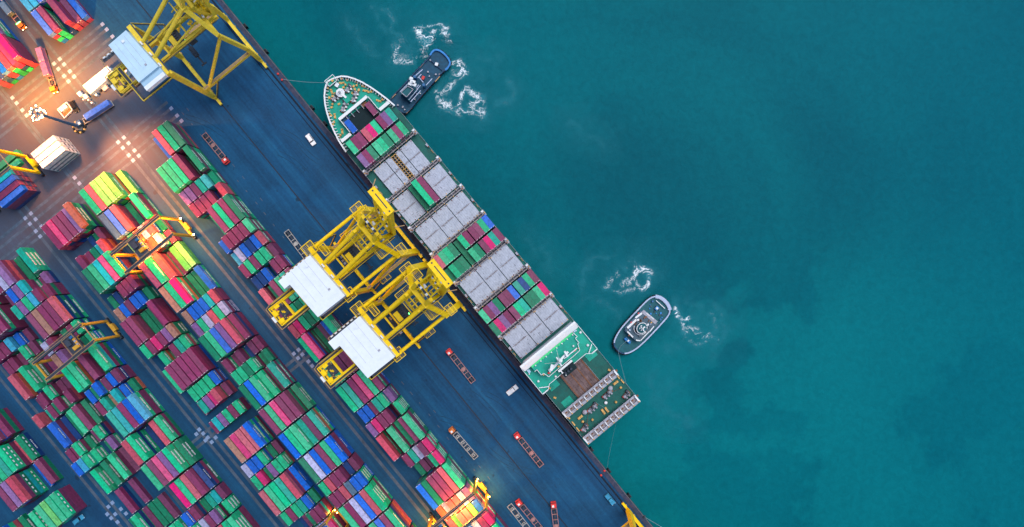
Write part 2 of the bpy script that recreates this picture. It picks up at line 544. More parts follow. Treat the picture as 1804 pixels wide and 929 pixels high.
# the rest of the stacks (lower tiers and the smallest tops) as one mass
geoR = {}
m = MB()
for r in lower + yard_rest:
    rr2 = random.Random(int(r['u'] * 13 + r['v'] * 7 + r['z']))
    c = pm(r['k']); L = r['L']
    m.box((r['u'], r['v'], r['z'] + CH / 2), (L - 0.04, CW - 0.02, CH - 0.02), c)
    if r['lay'] == r['h'] - 1:
        for i in range(int(L / 0.6)):
            m.box((r['u'] - L / 2 + 0.3 + i * (L - .3) / int(L / .6), r['v'], r['z'] + CH), (0.26, CW - 0.5, 0.03), c)
        for x in (-1, 1):
            m.box((r['u'] + x * (L / 2 - .1), r['v'] - .6, r['z'] + CH), (0.1, 0.6, 0.03), 'letter_white')
    if r['side']:
        g = None
        if r['k'] in 'gGt' and r['L'] > 7: g = DOTS if r.get('dots') else TXT
        elif r['k'] in 'gGt': g = ([(x * .62, z) for x, z in TXT[0]], TXT[1])
        elif r['k'] in 'nb' and rr2.random() < .6: g = DASH
        if g and (r['k'] in 'g' or rr2.random() < .6):
            m.add([(r['u'] - x, r['v'] + CW / 2 + 0.012, r['z'] + 1.45 + z) for x, z in g[0]], g[1], 'letter_white')
            m.box((r['u'], r['v'] + CW / 2, r['z'] + 0.09), (L, 0.05, 0.14), c)
mass = m.build('stacked_containers', None, (0, 0, 0), TH)
tag(mass, 'lower tiers and smaller containers of the yard stacks, mixed green and maroon', 'containers', 'containers stacked in the yard')
structure(mass, 'stuff')

for b in bays: bays[b] = sorted(set(bays[b]))
vis_first = {'A': 2, 'B': 2, 'C': 0, 'D': 0, 'E': 0, 'F': 0, 'G': 0}
for r in yard_ind:
    word = PAINT[r['k']][0]; blk = r['blk']; bi = bays[blk].index(r['n'])
    size = 'long' if r['L'] > 7 else 'short'
    far = r['slot']
    if blk in 'AB' and bi < 2:
        where = f"{'upper' if bi == 0 else 'lower'} bay beside the floodlit road, {ORD[max(0, far - 1)]} row from inland, {'quay' if blk == 'A' else 'left'} block"
        lab = f"{word} {size} container, {where}"
    else:
        row = ORD[6 - far] if far > 0 else 'seventh'
        lab = f"{word} {size} container, {row} row from the water, {ORD[bi - vis_first[blk]]} bay of {BLOCK[blk][1]}"
    p = dock(r['u'], r['v'], r['z'])
    lt = None
    if r['side']:
        if r['k'] in 'gGt' and r['L'] > 7: lt = 'd' if r.get('dots') else 'g'
        elif r['k'] in 'nb' and r['L'] > 7: lt = 'n'
    container(p, TH + rr.uniform(-.004, .004), r['L'], r['k'], lab, 'containers stacked in the yard', lt, 1 if rr.random() < .6 else -1)

# stacks that stand across the yard road (long side towards the water)
def cross_stack(u, v, ks, h, lab, lowk, rz=TH + PI / 2, step=2.78, from_lay=0):
    for i, k in enumerate(ks):
        for lay in range(h):
            kk = k if lay == h - 1 else lowk[(i + lay) % len(lowk)]
            w = lab[i] if lay == h - 1 else None
            p = dock(u + (i - (len(ks) - 1) / 2) * step, v, lay * (CH + .01))
            if w: container(p, rz, L40, kk, w, 'containers stacked in the yard', None, -1)
            else: rest2.append((p, kk))
rest2 = []
cross_stack(-157.7, -119.8, 'WWW', 4, ['white refrigerated container atop the white stack, back one', 'white refrigerated container atop the white stack, middle one',
            'white refrigerated container atop the white stack, front one by the road'], 'W')
cross_stack(-157.2, -143.2, 'cbpb', 4, ['turquoise container topping the stack under the yellow crane at left edge', 'blue container beside the turquoise one at left edge',
            'maroon container between two blue ones at left edge', 'blue container at the road side of the left edge stack'], 'nqp')
cross_stack(-170.2, -138.8, 'G', 1, ['dark green container farther from the yellow crane legs at left edge'], 'G')
cross_stack(-166.9, -141.0, 'g', 1, ['bright green container lying under the yellow crane legs at left edge'], 'g')
m = MB()
for p, kk in rest2:
    q = Vector((p.x * CU + p.y * SU, -p.x * SU + p.y * CU, p.z))
    m.box((q.x, q.y, q.z + CH / 2), (CW - .02, L40 - .04, CH - .02), pm(kk))
    m.box((q.x + CW / 2, q.y, q.z + CH / 2), (0.03, L40 - 0.5, 1.0), pm('s' if kk == 'W' else kk))
    m.box((q.x, q.y + L40 / 2, q.z + CH / 2 + .2), (1.5, 0.06, 0.9), 'machine')
x = m.build('stacked_containers', None, (0, 0, 0), TH)
tag(x, 'lower tiers of the white and the blue stacks beside the yard road', 'containers', 'containers stacked in the yard'); structure(x, 'stuff')

# ------------------------------------------------------------------ setting: sea, ground, runways, markings
def node_mat(name):
    m = bpy.data.materials.new(name); m.use_nodes = True
    MATS[name] = m
    return m, m.node_tree.nodes, m.node_tree.links, m.node_tree.nodes['Principled BSDF']
def ramp(N, L, src, stops):
    r = N.new('ShaderNodeValToRGB'); e = r.color_ramp.elements
    e[0].position, e[0].color = stops[0][0], (*stops[0][1], 1)
    e[1].position, e[1].color = stops[1][0], (*stops[1][1], 1)
    for p, c in stops[2:]:
        x = e.new(p); x.color = (*c, 1)
    L.new(src, r.inputs['Fac']); return r.outputs['Color']
def tex(N, L, src, scale, detail=5, rough=0.6, dist=0.0, vec_scale=None, offs=None):
    mp = N.new('ShaderNodeMapping')
    if vec_scale: mp.inputs['Scale'].default_value = vec_scale
    if offs: mp.inputs['Location'].default_value = offs
    L.new(src, mp.inputs['Vector'])
    t = N.new('ShaderNodeTexNoise'); t.inputs['Scale'].default_value = scale; t.inputs['Detail'].default_value = detail
    t.inputs['Roughness'].default_value = rough; t.inputs['Distortion'].default_value = dist
    L.new(mp.outputs['Vector'], t.inputs['Vector']); return t.outputs['Fac']
def mixc(N, L, fac, a, b, mode='MIX'):
    x = N.new('ShaderNodeMix'); x.data_type = 'RGBA'; x.blend_type = mode
    for s, v in (('Factor', fac), ('A', a), ('B', b)):
        if isinstance(v, (int, float)): x.inputs[s].default_value = v
        elif isinstance(v, tuple): x.inputs[s].default_value = (*v, 1)
        else: L.new(v, x.inputs[s])
    return x.outputs['Result']
def rng(N, L, src, a, b, c=0.0, d=1.0, smooth=False):
    r = N.new('ShaderNodeMapRange'); r.inputs[1].default_value = a; r.inputs[2].default_value = b
    r.inputs[3].default_value = c; r.inputs[4].default_value = d
    if smooth: r.interpolation_type = 'SMOOTHSTEP'
    L.new(src, r.inputs[0]); return r.outputs[0]
def mth(N, L, op, a, b=None):
    x = N.new('ShaderNodeMath'); x.operation = op
    for i, v in enumerate((a, b)):
        if v is None: continue
        if isinstance(v, (int, float)): x.inputs[i].default_value = v
        else: L.new(v, x.inputs[i])
    return x.outputs[0]

# sea: turbid teal water with plumes of silt
m, N, L, B = node_mat('sea_water')
B.inputs['Roughness'].default_value = 0.42; B.inputs['Specular IOR Level'].default_value = 0.035; B.inputs['IOR'].default_value = 1.33
tc = N.new('ShaderNodeTexCoord').outputs['Object']
big = tex(N, L, tc, 0.0062, 7, 0.56, 0.5, None, (3.1, 7.7, 0))
col = ramp(N, L, rng(N, L, big, 0.36, 0.66), [(0.0, (0.0010, 0.090, 0.118)), (0.45, (0.0011, 0.122, 0.148)), (1.0, (0.0013, 0.142, 0.166))])
pl = tex(N, L, tc, 0.0085, 10, 0.60, 0.25, None, (14.0, 5.2, 1))          # plume edges
edge = mth(N, L, 'ADD', mth(N, L, 'MULTIPLY', rng(N, L, pl, 0.485, 0.515, 0, 1, True), .6), rng(N, L, pl, .45, .62, 0, .4, True))
sep = N.new('ShaderNodeSeparateXYZ'); L.new(tc, sep.inputs[0])
zone = mth(N, L, 'MULTIPLY', rng(N, L, sep.outputs['Y'], 40, -30, 0, 1, True), rng(N, L, sep.outputs['X'], 20, 60, 0, 1, True))
col = mixc(N, L, mth(N, L, 'MULTIPLY', edge, mth(N, L, 'MULTIPLY', zone, 0.62)), col, (0.0022, 0.172, 0.190))
east = rng(N, L, mth(N, L, 'ADD', sep.outputs['X'], mth(N, L, 'MULTIPLY', sep.outputs['Y'], 0.25)), 90, 260, 0, 1, True)
col = mixc(N, L, mth(N, L, 'MULTIPLY', east, 0.55), col, (0.0008, 0.096, 0.140))
near = mth(N, L, 'ADD', mth(N, L, 'MULTIPLY', sep.outputs['X'], SU * -1), mth(N, L, 'MULTIPLY', sep.outputs['Y'], CU))
green = rng(N, L, near, 20, -30, 0, 1, True)
col = mixc(N, L, mth(N, L, 'MULTIPLY', green, 0.45), col, (0.0018, 0.118, 0.120))
fine = tex(N, L, tc, 0.35, 6, 0.7, 0.6)
col = mixc(N, L, 1.0, col, ramp(N, L, fine, [(0.3, (0.88, 0.88, 0.88)), (0.7, (1.10, 1.10, 1.10))]), 'MULTIPLY')
L.new(col, B.inputs['Base Color'])
w1 = tex(N, L, tc, 0.9, 5, 0.65, 0.4); w2 = tex(N, L, tc, 0.16, 4, 0.6, 0.4)
bp = N.new('ShaderNodeBump'); bp.inputs['Strength'].default_value = 0.25; bp.inputs['Distance'].default_value = 0.30
L.new(mth(N, L, 'ADD', w1, mth(N, L, 'MULTIPLY', w2, 2.0)), bp.inputs['Height']); L.new(bp.outputs[0], B.inputs['Normal'])
SEA = -2.5
mb = MB(); S = 3000
mb.add([(-S, -S, SEA), (S, -S, SEA), (S, S, SEA), (-S, S, SEA)], [(0, 1, 2, 3)], 'sea_water')
structure(mb.build('sea'))

# ground: worn asphalt of apron and yard, one sheet of land in the quay frame
m, N, L, B = node_mat('asphalt')
B.inputs['Roughness'].default_value = 0.75; B.inputs['Specular IOR Level'].default_value = 0.25
tc = N.new('ShaderNodeTexCoord').outputs['Object']
sep = N.new('ShaderNodeSeparateXYZ'); L.new(tc, sep.inputs[0])
st = tex(N, L, tc, 1.0, 6, 0.65, 0.3, (0.010, 0.30, 1))                   # wheel tracks along the quay
st2 = tex(N, L, tc, 1.0, 5, 0.6, 0.2, (0.004, 0.09, 1), (4, 9, 0))
blot = tex(N, L, tc, 0.06, 8, 0.65, 0.5); spk = tex(N, L, tc, 0.9, 6, 0.7)
col = ramp(N, L, rng(N, L, st, 0.3, 0.7), [(0.0, (0.0038, 0.046, 0.112)), (0.55, (0.0048, 0.066, 0.154)), (1.0, (0.0080, 0.092, 0.195))])
col = mixc(N, L, 1.0, col, ramp(N, L, st2, [(0.3, (0.84, 0.85, 0.88)), (0.7, (1.15, 1.14, 1.12))]), 'MULTIPLY')
col = mixc(N, L, 1.0, col, ramp(N, L, blot, [(0.3, (0.78, 0.78, 0.78)), (0.72, (1.25, 1.25, 1.25))]), 'MULTIPLY')
oil = rng(N, L, tex(N, L, tc, 0.22, 3, 0.5, 0, None, (1, 2, 3)), 0.69, 0.74)
col = mixc(N, L, mth(N, L, 'MULTIPLY', oil, 0.6), col, (0.006, 0.010, 0.018))
col = mixc(N, L, 1.0, col, ramp(N, L, spk, [(0.3, (0.82, 0.82, 0.82)), (0.72, (1.18, 1.18, 1.18))]), 'MULTIPLY')
bk = N.new('ShaderNodeTexBrick'); bk.inputs['Scale'].default_value = 1.0; bk.inputs['Brick Width'].default_value = 12.0; bk.inputs['Row Height'].default_value = 6.0
bk.inputs['Mortar Size'].default_value = 0.09; bk.inputs['Color1'].default_value = (1, 1, 1, 1); bk.inputs['Color2'].default_value = (.90, .91, .93, 1); bk.inputs['Mortar'].default_value = (.62, .66, .7, 1)
L.new(tc, bk.inputs['Vector'])
col = mixc(N, L, 0.45, col, bk.outputs['Color'], 'MULTIPLY')
# floodlight warmth put into the yard asphalt colour, over square repair patches
vor = N.new('ShaderNodeTexVoronoi'); vor.distance = 'CHEBYCHEV'; vor.inputs['Scale'].default_value = 0.055; vor.inputs['Randomness'].default_value = 0.7
L.new(tc, vor.inputs['Vector'])
patch = mixc(N, L, 1.0, col, ramp(N, L, vor.outputs['Color'], [(0.2, (0.80, 0.82, 0.86)), (0.8, (1.28, 1.22, 1.2))]), 'MULTIPLY')
warm = mixc(N, L, 0.68, patch, (0.085, 0.066, 0.070))
yard = mth(N, L, 'MULTIPLY', rng(N, L, sep.outputs['Y'], -70, -80, 0, 1, True), rng(N, L, sep.outputs['X'], -95, -150, 0.0, 1, True))
aisle_shade = mth(N, L, 'MULTIPLY', rng(N, L, sep.outputs['Y'], -68, -76), .30)  # yard asphalt darkened to paint the shade between the stacks
col = mixc(N, L, aisle_shade, col, (0.0035, 0.030, 0.070))
col = mixc(N, L, yard, col, warm)
L.new(col, B.inputs['Base Color'])
QE = -24.76
mb = MB()
mb.add([(-1500, -1500, 0), (1500, -1500, 0), (1500, QE, 0), (-1500, QE, 0)], [(0, 1, 2, 3)], 'asphalt')
mb.add([(-1500, QE, 0), (1500, QE, 0), (1500, QE, -9), (-1500, QE, -9)], [(0, 1, 2, 3)], 'coping')
structure(mb.build('ground', None, (0, 0, 0), TH))
def sheet(name, rects, m, z, th=0.0):
    mb = MB()
    for u0, u1, v0, v1 in rects:
        if th: mb.box(((u0 + u1) / 2, (v0 + v1) / 2, z + th / 2), (abs(u1 - u0), abs(v1 - v0), th), m)
        else: mb.add([(u0, v0, z), (u1, v0, z), (u1, v1, z), (u0, v1, z)], [(0, 1, 2, 3)], m)
    return structure(mb.build(name, None, (0, 0, 0), TH))
sheet('quay_edge', [(-500, 500, QE - 2.1, QE - 0.004)], 'coping', 0.004, 0.12)
sheet('quay_edge', [(-500, 500, QE - 0.30, QE + 0.05)], 'concrete', 0.126, 0.08)
sheet('crane_rail', [(-500, 500, -28.55, -27.85), (-500, 500, -30.2, -29.9)], 'trench', 0.004)
sheet('crane_rail', [(-500, 500, -53.55, -53.05)], 'rail_steel', 0.004)
sheet('crane_rail', [(-500, 500, -28.25, -28.15), (-500, 500, -53.34, -53.26)], 'rail_steel', 0.008, 0.05)
rw = []
for v in (-389, -402, -501, -507.5, -600.5, -613.5, -714, -721, -814, -827): rw.append((-330 if v > -510 else -260, 200, (v - 2.6) * K, (v + 2.6) * K))
sheet('runway_strip', rw, 'runway', 0.004)
rw = []
for u in (-604.5, -591.5, -575, -563, -783, -771, -755, -743, -112, -100): rw.append(((u - 2.6) * K, (u + 2.6) * K, (-1000 if u < -200 else -640) * K, (-290 if u < -200 else -372) * K))
sheet('runway_strip', rw, 'runway', 0.008)
pl = []
for u in (-604.5, -591.5, -575, -563): 
    for v in (-389, -402, -292, -507.5 if u > -580 else -501, -600.5, -613.5):
        if v == -292 and u < -600: continue
        pl.append((u, v))
for u in (-783, -771, -755, -743):
    for v in (-292, -389, -402, -497): pl.append((u, v))
for u, v in pl: pass
def D(x, y): q = to_dock(x, y); return q.x / K, q.y / K
for x, y in ((526, 616.5), (517.7, 623.4), (532.6, 624.6), (525, 631.2), (543.4, 637), (550, 644.8), (351, 757), (358, 764), (366, 771), (373, 779), (362, 776), (380, 771), (346, 765),
             (189, 906), (196, 913), (203, 906), (213, 897), (222, 905), (198, 886), (191, 893), (207, 920)): pl.append(D(x, y))
for i, (u, v) in enumerate(pl):
    mb = MB(); mb.box((0, 0, 0.02), (1.5, 1.5, 0.016), 'plate_white')
    structure(mb.build('turning_plate', None, dock(u * K, v * K), TH))
# lane dashes along the quayside block
ds = []
for i in range(46): 
    u = -140 + i * 6.2 + random.uniform(-.5, .5)
    if random.random() < .82: ds.append((u, u + random.uniform(.8, 1.9), -68.85 + .15 * math.sin(i), -68.65 + .15 * math.sin(i)))
    if random.random() < .15: ds.append((u, u + 1.6, -66.1, -65.9))
sheet('lane_marking', ds, 'concrete', 0.012)

rg = random.Random(21)
for i in range(16):
    u0, v0 = rg.uniform(-120, 95), rg.uniform(-64, -36); r = rg.uniform(12, 45); a0 = rg.uniform(-.2, .2) + (PI / 2 if rg.random() < .5 else -PI / 2)
    mb = MB(); sg = 1 if a0 > 0 else -1; n = 12
    for off in (0, 1.9):
        P = [(u0 + (r + off) * math.cos(a0 + k * .045), max(-69, min(-31, v0 - sg * r + (r + off) * math.sin(a0 + k * .045)))) for k in range(n)]
        for (x1, y1), (x2, y2) in zip(P, P[1:]):
            d_ = Vector((x2 - x1, y2 - y1, 0)).normalized(); q = Vector((-d_.y, d_.x, 0)) * .16
            mb.add([(x1 - q.x, y1 - q.y, .004), (x2 - q.x, y2 - q.y, .004), (x2 + q.x, y2 + q.y, .004), (x1 + q.x, y1 + q.y, .004)], [(0, 1, 2, 3)], 'tyre_mark')
    structure(mb.build('tyre_mark', None, (0, 0, .0002 * i), TH))

# ------------------------------------------------------------------ camera, sky, sun
cam = bpy.data.cameras.new('camera'); co = bpy.data.objects.new('camera', cam); COL.objects.link(co)
co.location = (0, 0, 300); co.rotation_euler = (0, 0, 0)
cam.sensor_width = 36; cam.lens = 36 * 1230 / 1804; cam.clip_end = 6000; cam.clip_start = 1
SC.camera = co
wd = bpy.data.worlds.new('World'); SC.world = wd; wd.use_nodes = True
nt = wd.node_tree; bg = nt.nodes['Background']
sky = nt.nodes.new('ShaderNodeTexSky'); sky.sky_type = 'NISHITA'; sky.sun_disc = False
SUN_EL, SUN_AZ = RAD(66), RAD(40)       # azimuth measured from north (+y) towards east (+x)
sky.sun_elevation = SUN_EL; sky.sun_rotation = SUN_AZ
sky.air_density = 1.2; sky.dust_density = 0.6; sky.ozone_density = 2.5
nt.links.new(sky.outputs[0], bg.inputs['Color']); bg.inputs['Strength'].default_value = 0.085
sl = bpy.data.lights.new('sun', 'SUN'); so = bpy.data.objects.new('sun', sl); COL.objects.link(so)
sl.energy = 1.55; sl.angle = RAD(40); sl.color = (1.0, 0.95, 0.88)
d = Vector((math.sin(SUN_AZ) * math.cos(SUN_EL), math.cos(SUN_AZ) * math.cos(SUN_EL), math.sin(SUN_EL)))
so.rotation_euler = d.to_track_quat('Z', 'Y').to_euler()
vs = SC.view_settings; vs.view_transform = 'Standard'; vs.look = 'None'; vs.gamma = 1; vs.use_curve_mapping = False
vs.exposure = 0.80
SC.cycles.use_denoising = True
SC.cycles.max_bounces = 6; SC.cycles.diffuse_bounces = 1
def lamp(p, watt, color=(1.0, 0.58, 0.22), r=0.5, spot=None, aim=None):
    l = bpy.data.lights.new('lamp', 'SPOT' if spot else 'POINT'); o = bpy.data.objects.new('lamp', l); COL.objects.link(o)
    l.energy = watt; l.color = color; l.shadow_soft_size = r; o.location = p
    if spot: l.spot_size = RAD(spot); l.spot_blend = 1.0
    if aim is not None: o.rotation_euler = (o.location - Vector(aim)).to_track_quat('Z', 'Y').to_euler()
    return o

# ------------------------------------------------------------------ container ship
DZ = 9.0
ship = empty('container_ship', (BOW.x, BOW.y, 0), SH)
tag(ship, 'container ship with green decks and grey hatch covers moored along the quay', 'ship')
PORT = [(-0.4, -1.3), (1.3, -3.9), (3.4, -6.0), (6.1, -7.9), (9.4, -9.6), (12.9, -11.0), (17.0, -12.2), (21.6, -13.3), (27, -13.9), (33, -14.2)]
STAR = [(0.1, 0.9), (0.6, 2.4), (1.6, 4.5), (3.3, 6.3), (5.8, 8.0), (9.0, 9.6), (12.6, 10.9), (16.4, 12.0), (20.6, 13.0), (25.1, 13.8), (31, 14.2)]
AFT = 184.6
OUT = PORT[::-1] + STAR                       # from port shoulder round the bow to starboard
def hull_ring(z):                             # flare: the bow narrows towards the waterline
    t = (z - SEA) / (DZ - SEA); k = 0.62 + 0.38 * t; r = []
    for s, w in [(AFT, -14.2)] + OUT + [(AFT, 14.2)]:
        if s < 34:
            q = min(1.0, max(0.0, (34 - s) / 34))
            w2 = w * (1 - (1 - k) * q); s2 = s + (1 - t) * 5.5 * q
        else: w2, s2 = w, s
        if s > 180: s2 = s - (1 - t) * 4.0; w2 = w * (0.94 + .06 * t)
        r.append((s2, w2))
    return r
m = MB(); zs = [SEA - 1.5, SEA, 1.0, 5.0, DZ]
rings = [[(s, w, z) for s, w in hull_ring(z)] for z in zs]
n = len(rings[0])
for a, b, z in zip(rings, rings[1:], zs):
    m.add(a + b, [(i, i + 1, n + i + 1, n + i) for i in range(n - 1)] + [(n - 1, 0, n, 2 * n - 1)], 'hull_dark')
m.build('hull', ship)
m = MB()
ring = rings[-1]
m.add([(s, w, DZ) for s, w, z in ring], [tuple(range(n))[::-1]], 'ship_green')
m.build('main_deck', ship)
m = MB()                                       # raised look of the forecastle: brighter paint
fo = [(s, w) for s, w in OUT if s < 24.5]
fo = [(23.0, -13.2)] + fo + [(23.0, 13.2)]
m.add([(s * 1.0 + 0.15, w * .985, DZ + .02) for s, w in fo], [tuple(range(len(fo)))[::-1]], 'deck_green')
m.build('forecastle_deck', ship)
m = MB()
path = [(s, w) for s, w in OUT if s < 28]
for (a, b) in zip(path, path[1:]):
    p, q = Vector((*a, 0)), Vector((*b, 0))
    m.add([(p.x, p.y, DZ), (q.x, q.y, DZ), (q.x, q.y, 11), (p.x, p.y, 11)], [(0, 1, 2, 3)], 'ship_white')
    m.beam((p.x, p.y, 11), (q.x, q.y, 11), 0.62, 0.16, 'ship_white')
m.build('bulwark', ship)
m = MB()
acc = 0; last = None
for (a, b) in zip(path, path[1:]):
    p, q = Vector((*a, 0)), Vector((*b, 0)); d = (q - p).length; k = int(d / 1.5) + 1
    nrm = (q - p).normalized().cross(Vector((0, 0, 1)))
    if nrm.dot(Vector((12, 0, 0)) - p) < 0: nrm = -nrm
    for i in range(k):
        x = p.lerp(q, (i + .5) / k)
        m.beam((x.x, x.y, 10.4), (x.x + nrm.x * .95, x.y + nrm.y * .95, 9.6), 0.22, 0.9, 'ship_white')
m.build('bulwark_bracket', ship)
m = MB()
for y in (-1, 1): m.rails([(28, y * 14.05, DZ), (AFT, y * 14.1, DZ)], 1.0, 0.04, 'frame_grey', 3.0)
m.build('deck_railing', ship)

def sp(x, y, z): q = to_ship(x, y, z); return (q.x, q.y - 0.0)
# foremast, windlasses, winches on the forecastle
m = MB()
c = sp(599.2, 163.2, 12)
m.prism([(c[0] + 1.9 * math.cos(a * PI / 4 + .39), c[1] + 1.9 * math.sin(a * PI / 4 + .39)) for a in range(8)], 11.4, 11.7, 'ship_white')
m.tube((c[0], c[1], DZ), (c[0], c[1], 15), 0.5, 'ship_white', 10, 0.35)
m.beam((c[0], c[1] - 1.6, 13.5), (c[0], c[1] + 1.6, 13.5), .3, .3, 'ship_white')
m.beam((c[0], c[1], 11.8), (c[0] + 3.2, c[1] + .6, 11.8), .9, .3, 'ship_white')
m.build('foremast', ship)
m = MB(); c = sp(611, 176, 11); m.box((c[0], c[1], 10.2), (2.4, 1.9, 2.4), 'green_edge'); m.box((c[0], c[1], 11.45), (2.6, 2.1, .12), 'deck_green')
m.build('deck_locker', ship)
def winch(name, s, w, rz, drums, parent, z=DZ, col='ship_white', rail=True):
    m = MB(); co_, si_ = math.cos(rz), math.sin(rz)
    def P(a, b, h): return (s + a * co_ - b * si_, w + a * si_ + b * co_, z + h)
    m.box(P(0, 0, .3), (1.6, .9 + drums * 1.5, .6), 'rust', rz)
    for i in range(drums):
        y = (i - (drums - 1) / 2) * 1.5
        m.tube(P(0, y - .5, 1.1), P(0, y + .5, 1.1), .62, 'machine' if i % 2 else 'frame_grey', 10)
        for q in (-.58, .58): m.tube(P(0, y + q - .05, 1.1), P(0, y + q + .05, 1.1), .95, col, 12)
        m.box(P(1.0, y, .8), (.8, .6, 1.2), col, rz)
    m.tube(P(0, -drums * .85, 1.1), P(0, drums * .85, 1.1), .16, col, 6)
    m.box(P(-.9, drums * .7, .9), (.9, .9, 1.5), 'machine', rz)
    m.ball(P(-.5, -drums * .75, 1.6), .3, 'red_paint')
    return m.build(name, parent)
for x, y, rz, d in ((613.5, 156.5, .1, 2), (590.5, 172.5, .0, 2), (624, 171, .5, 3), (606, 187.5, .5, 3)):
    q = sp(x, y, 10); winch('windlass', q[0], q[1], rz, d, ship)
m = MB()
for x, y, a in ((601.5, 146, .9), (584, 161.5, -.3), (643.5, 159.8, .75), (667, 177.5, .6), (589.5, 204.5, -.55), (602.5, 231.5, -.55), (641, 152, .7)):
    q = sp(x, y, 9.6)
    dx, dy = math.cos(a) * .75, math.sin(a) * .75; m = MB()
    m.box((q[0], q[1], 9.15), (2.3, .8, .3), 'buff', a)
    for s_ in (-1, 1): m.tube((q[0] + s_ * dx, q[1] + s_ * dy, 9.2), (q[0] + s_ * dx, q[1] + s_ * dy, 9.95), .3, 'buff', 8)
    m.build('mooring_bitts', ship)
m = MB()
rg = random.Random(3)
for x, y in ((609, 150), (605, 154), (623, 152), (628.5, 151), (590.7, 165.5), (586, 169.5), (586, 184), (584, 189), (597, 183.5), (621, 164), (625, 158), (632, 158.5), (649, 162), (654, 161),
             (674, 176), (581, 201), (583, 204), (588, 215), (586, 219), (600, 238.5), (598, 241), (580, 172), (578, 156), (594, 140), (602, 139), (612, 141), (627, 144), (640, 151)):
    q = sp(x, y, 9.6); m = MB()
    if rg.random() < .5: m.tube((q[0], q[1], DZ), (q[0], q[1], 10.0), .38, 'buff', 8); m.ball((q[0], q[1], 10.0), .5, 'buff')
    else: m.box((q[0], q[1], 9.3), (1.0, .8, .6), 'buff', rg.random() * 3)
    m.build('deck_vent', ship)
q = sp(593.8, 150, 10); m = MB(); m.box((q[0], q[1], 9.7), (1.5, 1.7, 1.4), 'ship_white', .3); m.build('hatch_box', ship)
m = MB(); q = sp(583.5, 142.5, 11)
m.rails([(q[0] - 1.4, q[1] - 2.2, 10.6), (q[0] - 1.4, q[1] + 2.2, 10.6), (q[0] + 1.6, q[1] + 2.0, 10.6), (q[0] + 1.6, q[1] - 2.0, 10.6)], 1.0, .09, 'ship_white', 1.2, True)
m.box((q[0], q[1], 10.5), (2.8, 4.2, .12), 'deck_green'); m.box((q[0] + .3, q[1] + .4, 10.9), (.9, .9, .8), 'buff')
m.build('bow_platform', ship)
# breakwater in front of the first hold
m = MB()
for a, b, wd_ in (((14.9, -7.6), (14.9, 7.4), 1.25), ((22.5, 7.8), (22.5, 12.9), 1.35), ((22.5, -12.6), (22.5, -7.6), 1.35)):
    m.beam((*a, 11.2), (*b, 11.2), wd_, .25, 'ship_white'); m.beam((a[0] - wd_ / 2 + .1, a[1], 10.1), (b[0] - wd_ / 2 + .1, b[1], 10.1), .15, 2.2, 'ship_white')
for w in (-7.4, 7.7): m.beam((15.4, w, 10.6), (22.0, w, 10.6), .25, 2.2, 'ship_white'); m.rails([(15.4, w, 11.7), (22, w, 11.7)], .9, .06, 'ship_white', 1.5)
for w in (-4.6, -2, .6, 3.2): m.beam((15.4, w, 10.6), (17.6, w, 9.6), .28, .5, 'frame_grey')
m.build('breakwater', ship)
m = MB(); m.box((19.8, 0.1, 9.06), (7.6, 13.6, .08), 'hold_dark')
for w in (-7.0, 7.0): m.box((19.8, w, 9.25), (7.6, .3, .5), 'frame_grey')
m.box((16.2, -5.3, 9.4), (1.6, 3.2, .7), 'tug_blue'); m.box((16.2, 4.4, 9.4), (1.5, 2.6, .7), 'rust')
m.build('open_hold', ship)

# hatch covers: five bare bays of three panels, the others under containers
m_, N, L, B = node_mat('hatch_grey')
B.inputs['Roughness'].default_value = 0.6
tc = N.new('ShaderNodeTexCoord').outputs['Object']
n1 = tex(N, L, tc, 0.5, 7, 0.7); n2 = tex(N, L, tc, 1.2, 8, 0.75, 1.0, (0.5, 1.6, 1)); n3 = tex(N, L, tc, 0.9, 6, 0.8, 0.5)
col = ramp(N, L, rng(N, L, n1, .3, .7), [(0, (0.32, 0.35, 0.43)), (1, (0.50, 0.54, 0.64))])
sepn = N.new('ShaderNodeSeparateXYZ'); L.new(tc, sepn.inputs[0])
mid = mth(N, L, 'ABSOLUTE', sepn.outputs['X'])
band = mth(N, L, 'MULTIPLY', rng(N, L, mid, .75, .1), rng(N, L, n3, .42, .56))
ins = mth(N, L, 'MULTIPLY', rng(N, L, mth(N, L, 'ABSOLUTE', sepn.outputs['Y']), 3.3, 2.8), 1.0)
col = mixc(N, L, mth(N, L, 'MULTIPLY', mth(N, L, 'MULTIPLY', band, ins), .8), col, (0.05, 0.05, 0.07))
stain = rng(N, L, n2, .54, .68)
col = mixc(N, L, mth(N, L, 'MULTIPLY', stain, .8), col, (0.10, 0.095, 0.13))
wv = N.new('ShaderNodeTexWave'); wv.inputs['Scale'].default_value = 0.35; wv.bands_direction = 'Y'; wv.inputs['Distortion'].default_value = 0.4
L.new(tc, wv.inputs['Vector'])
col = mixc(N, L, mth(N, L, 'MULTIPLY', rng(N, L, wv.outputs['Fac'], .93, 1), .35), col, (0.16, 0.16, 0.2))
L.new(col, B.inputs['Base Color'])
MIDW = (-3.95, 3.85)
rg = random.Random(5)
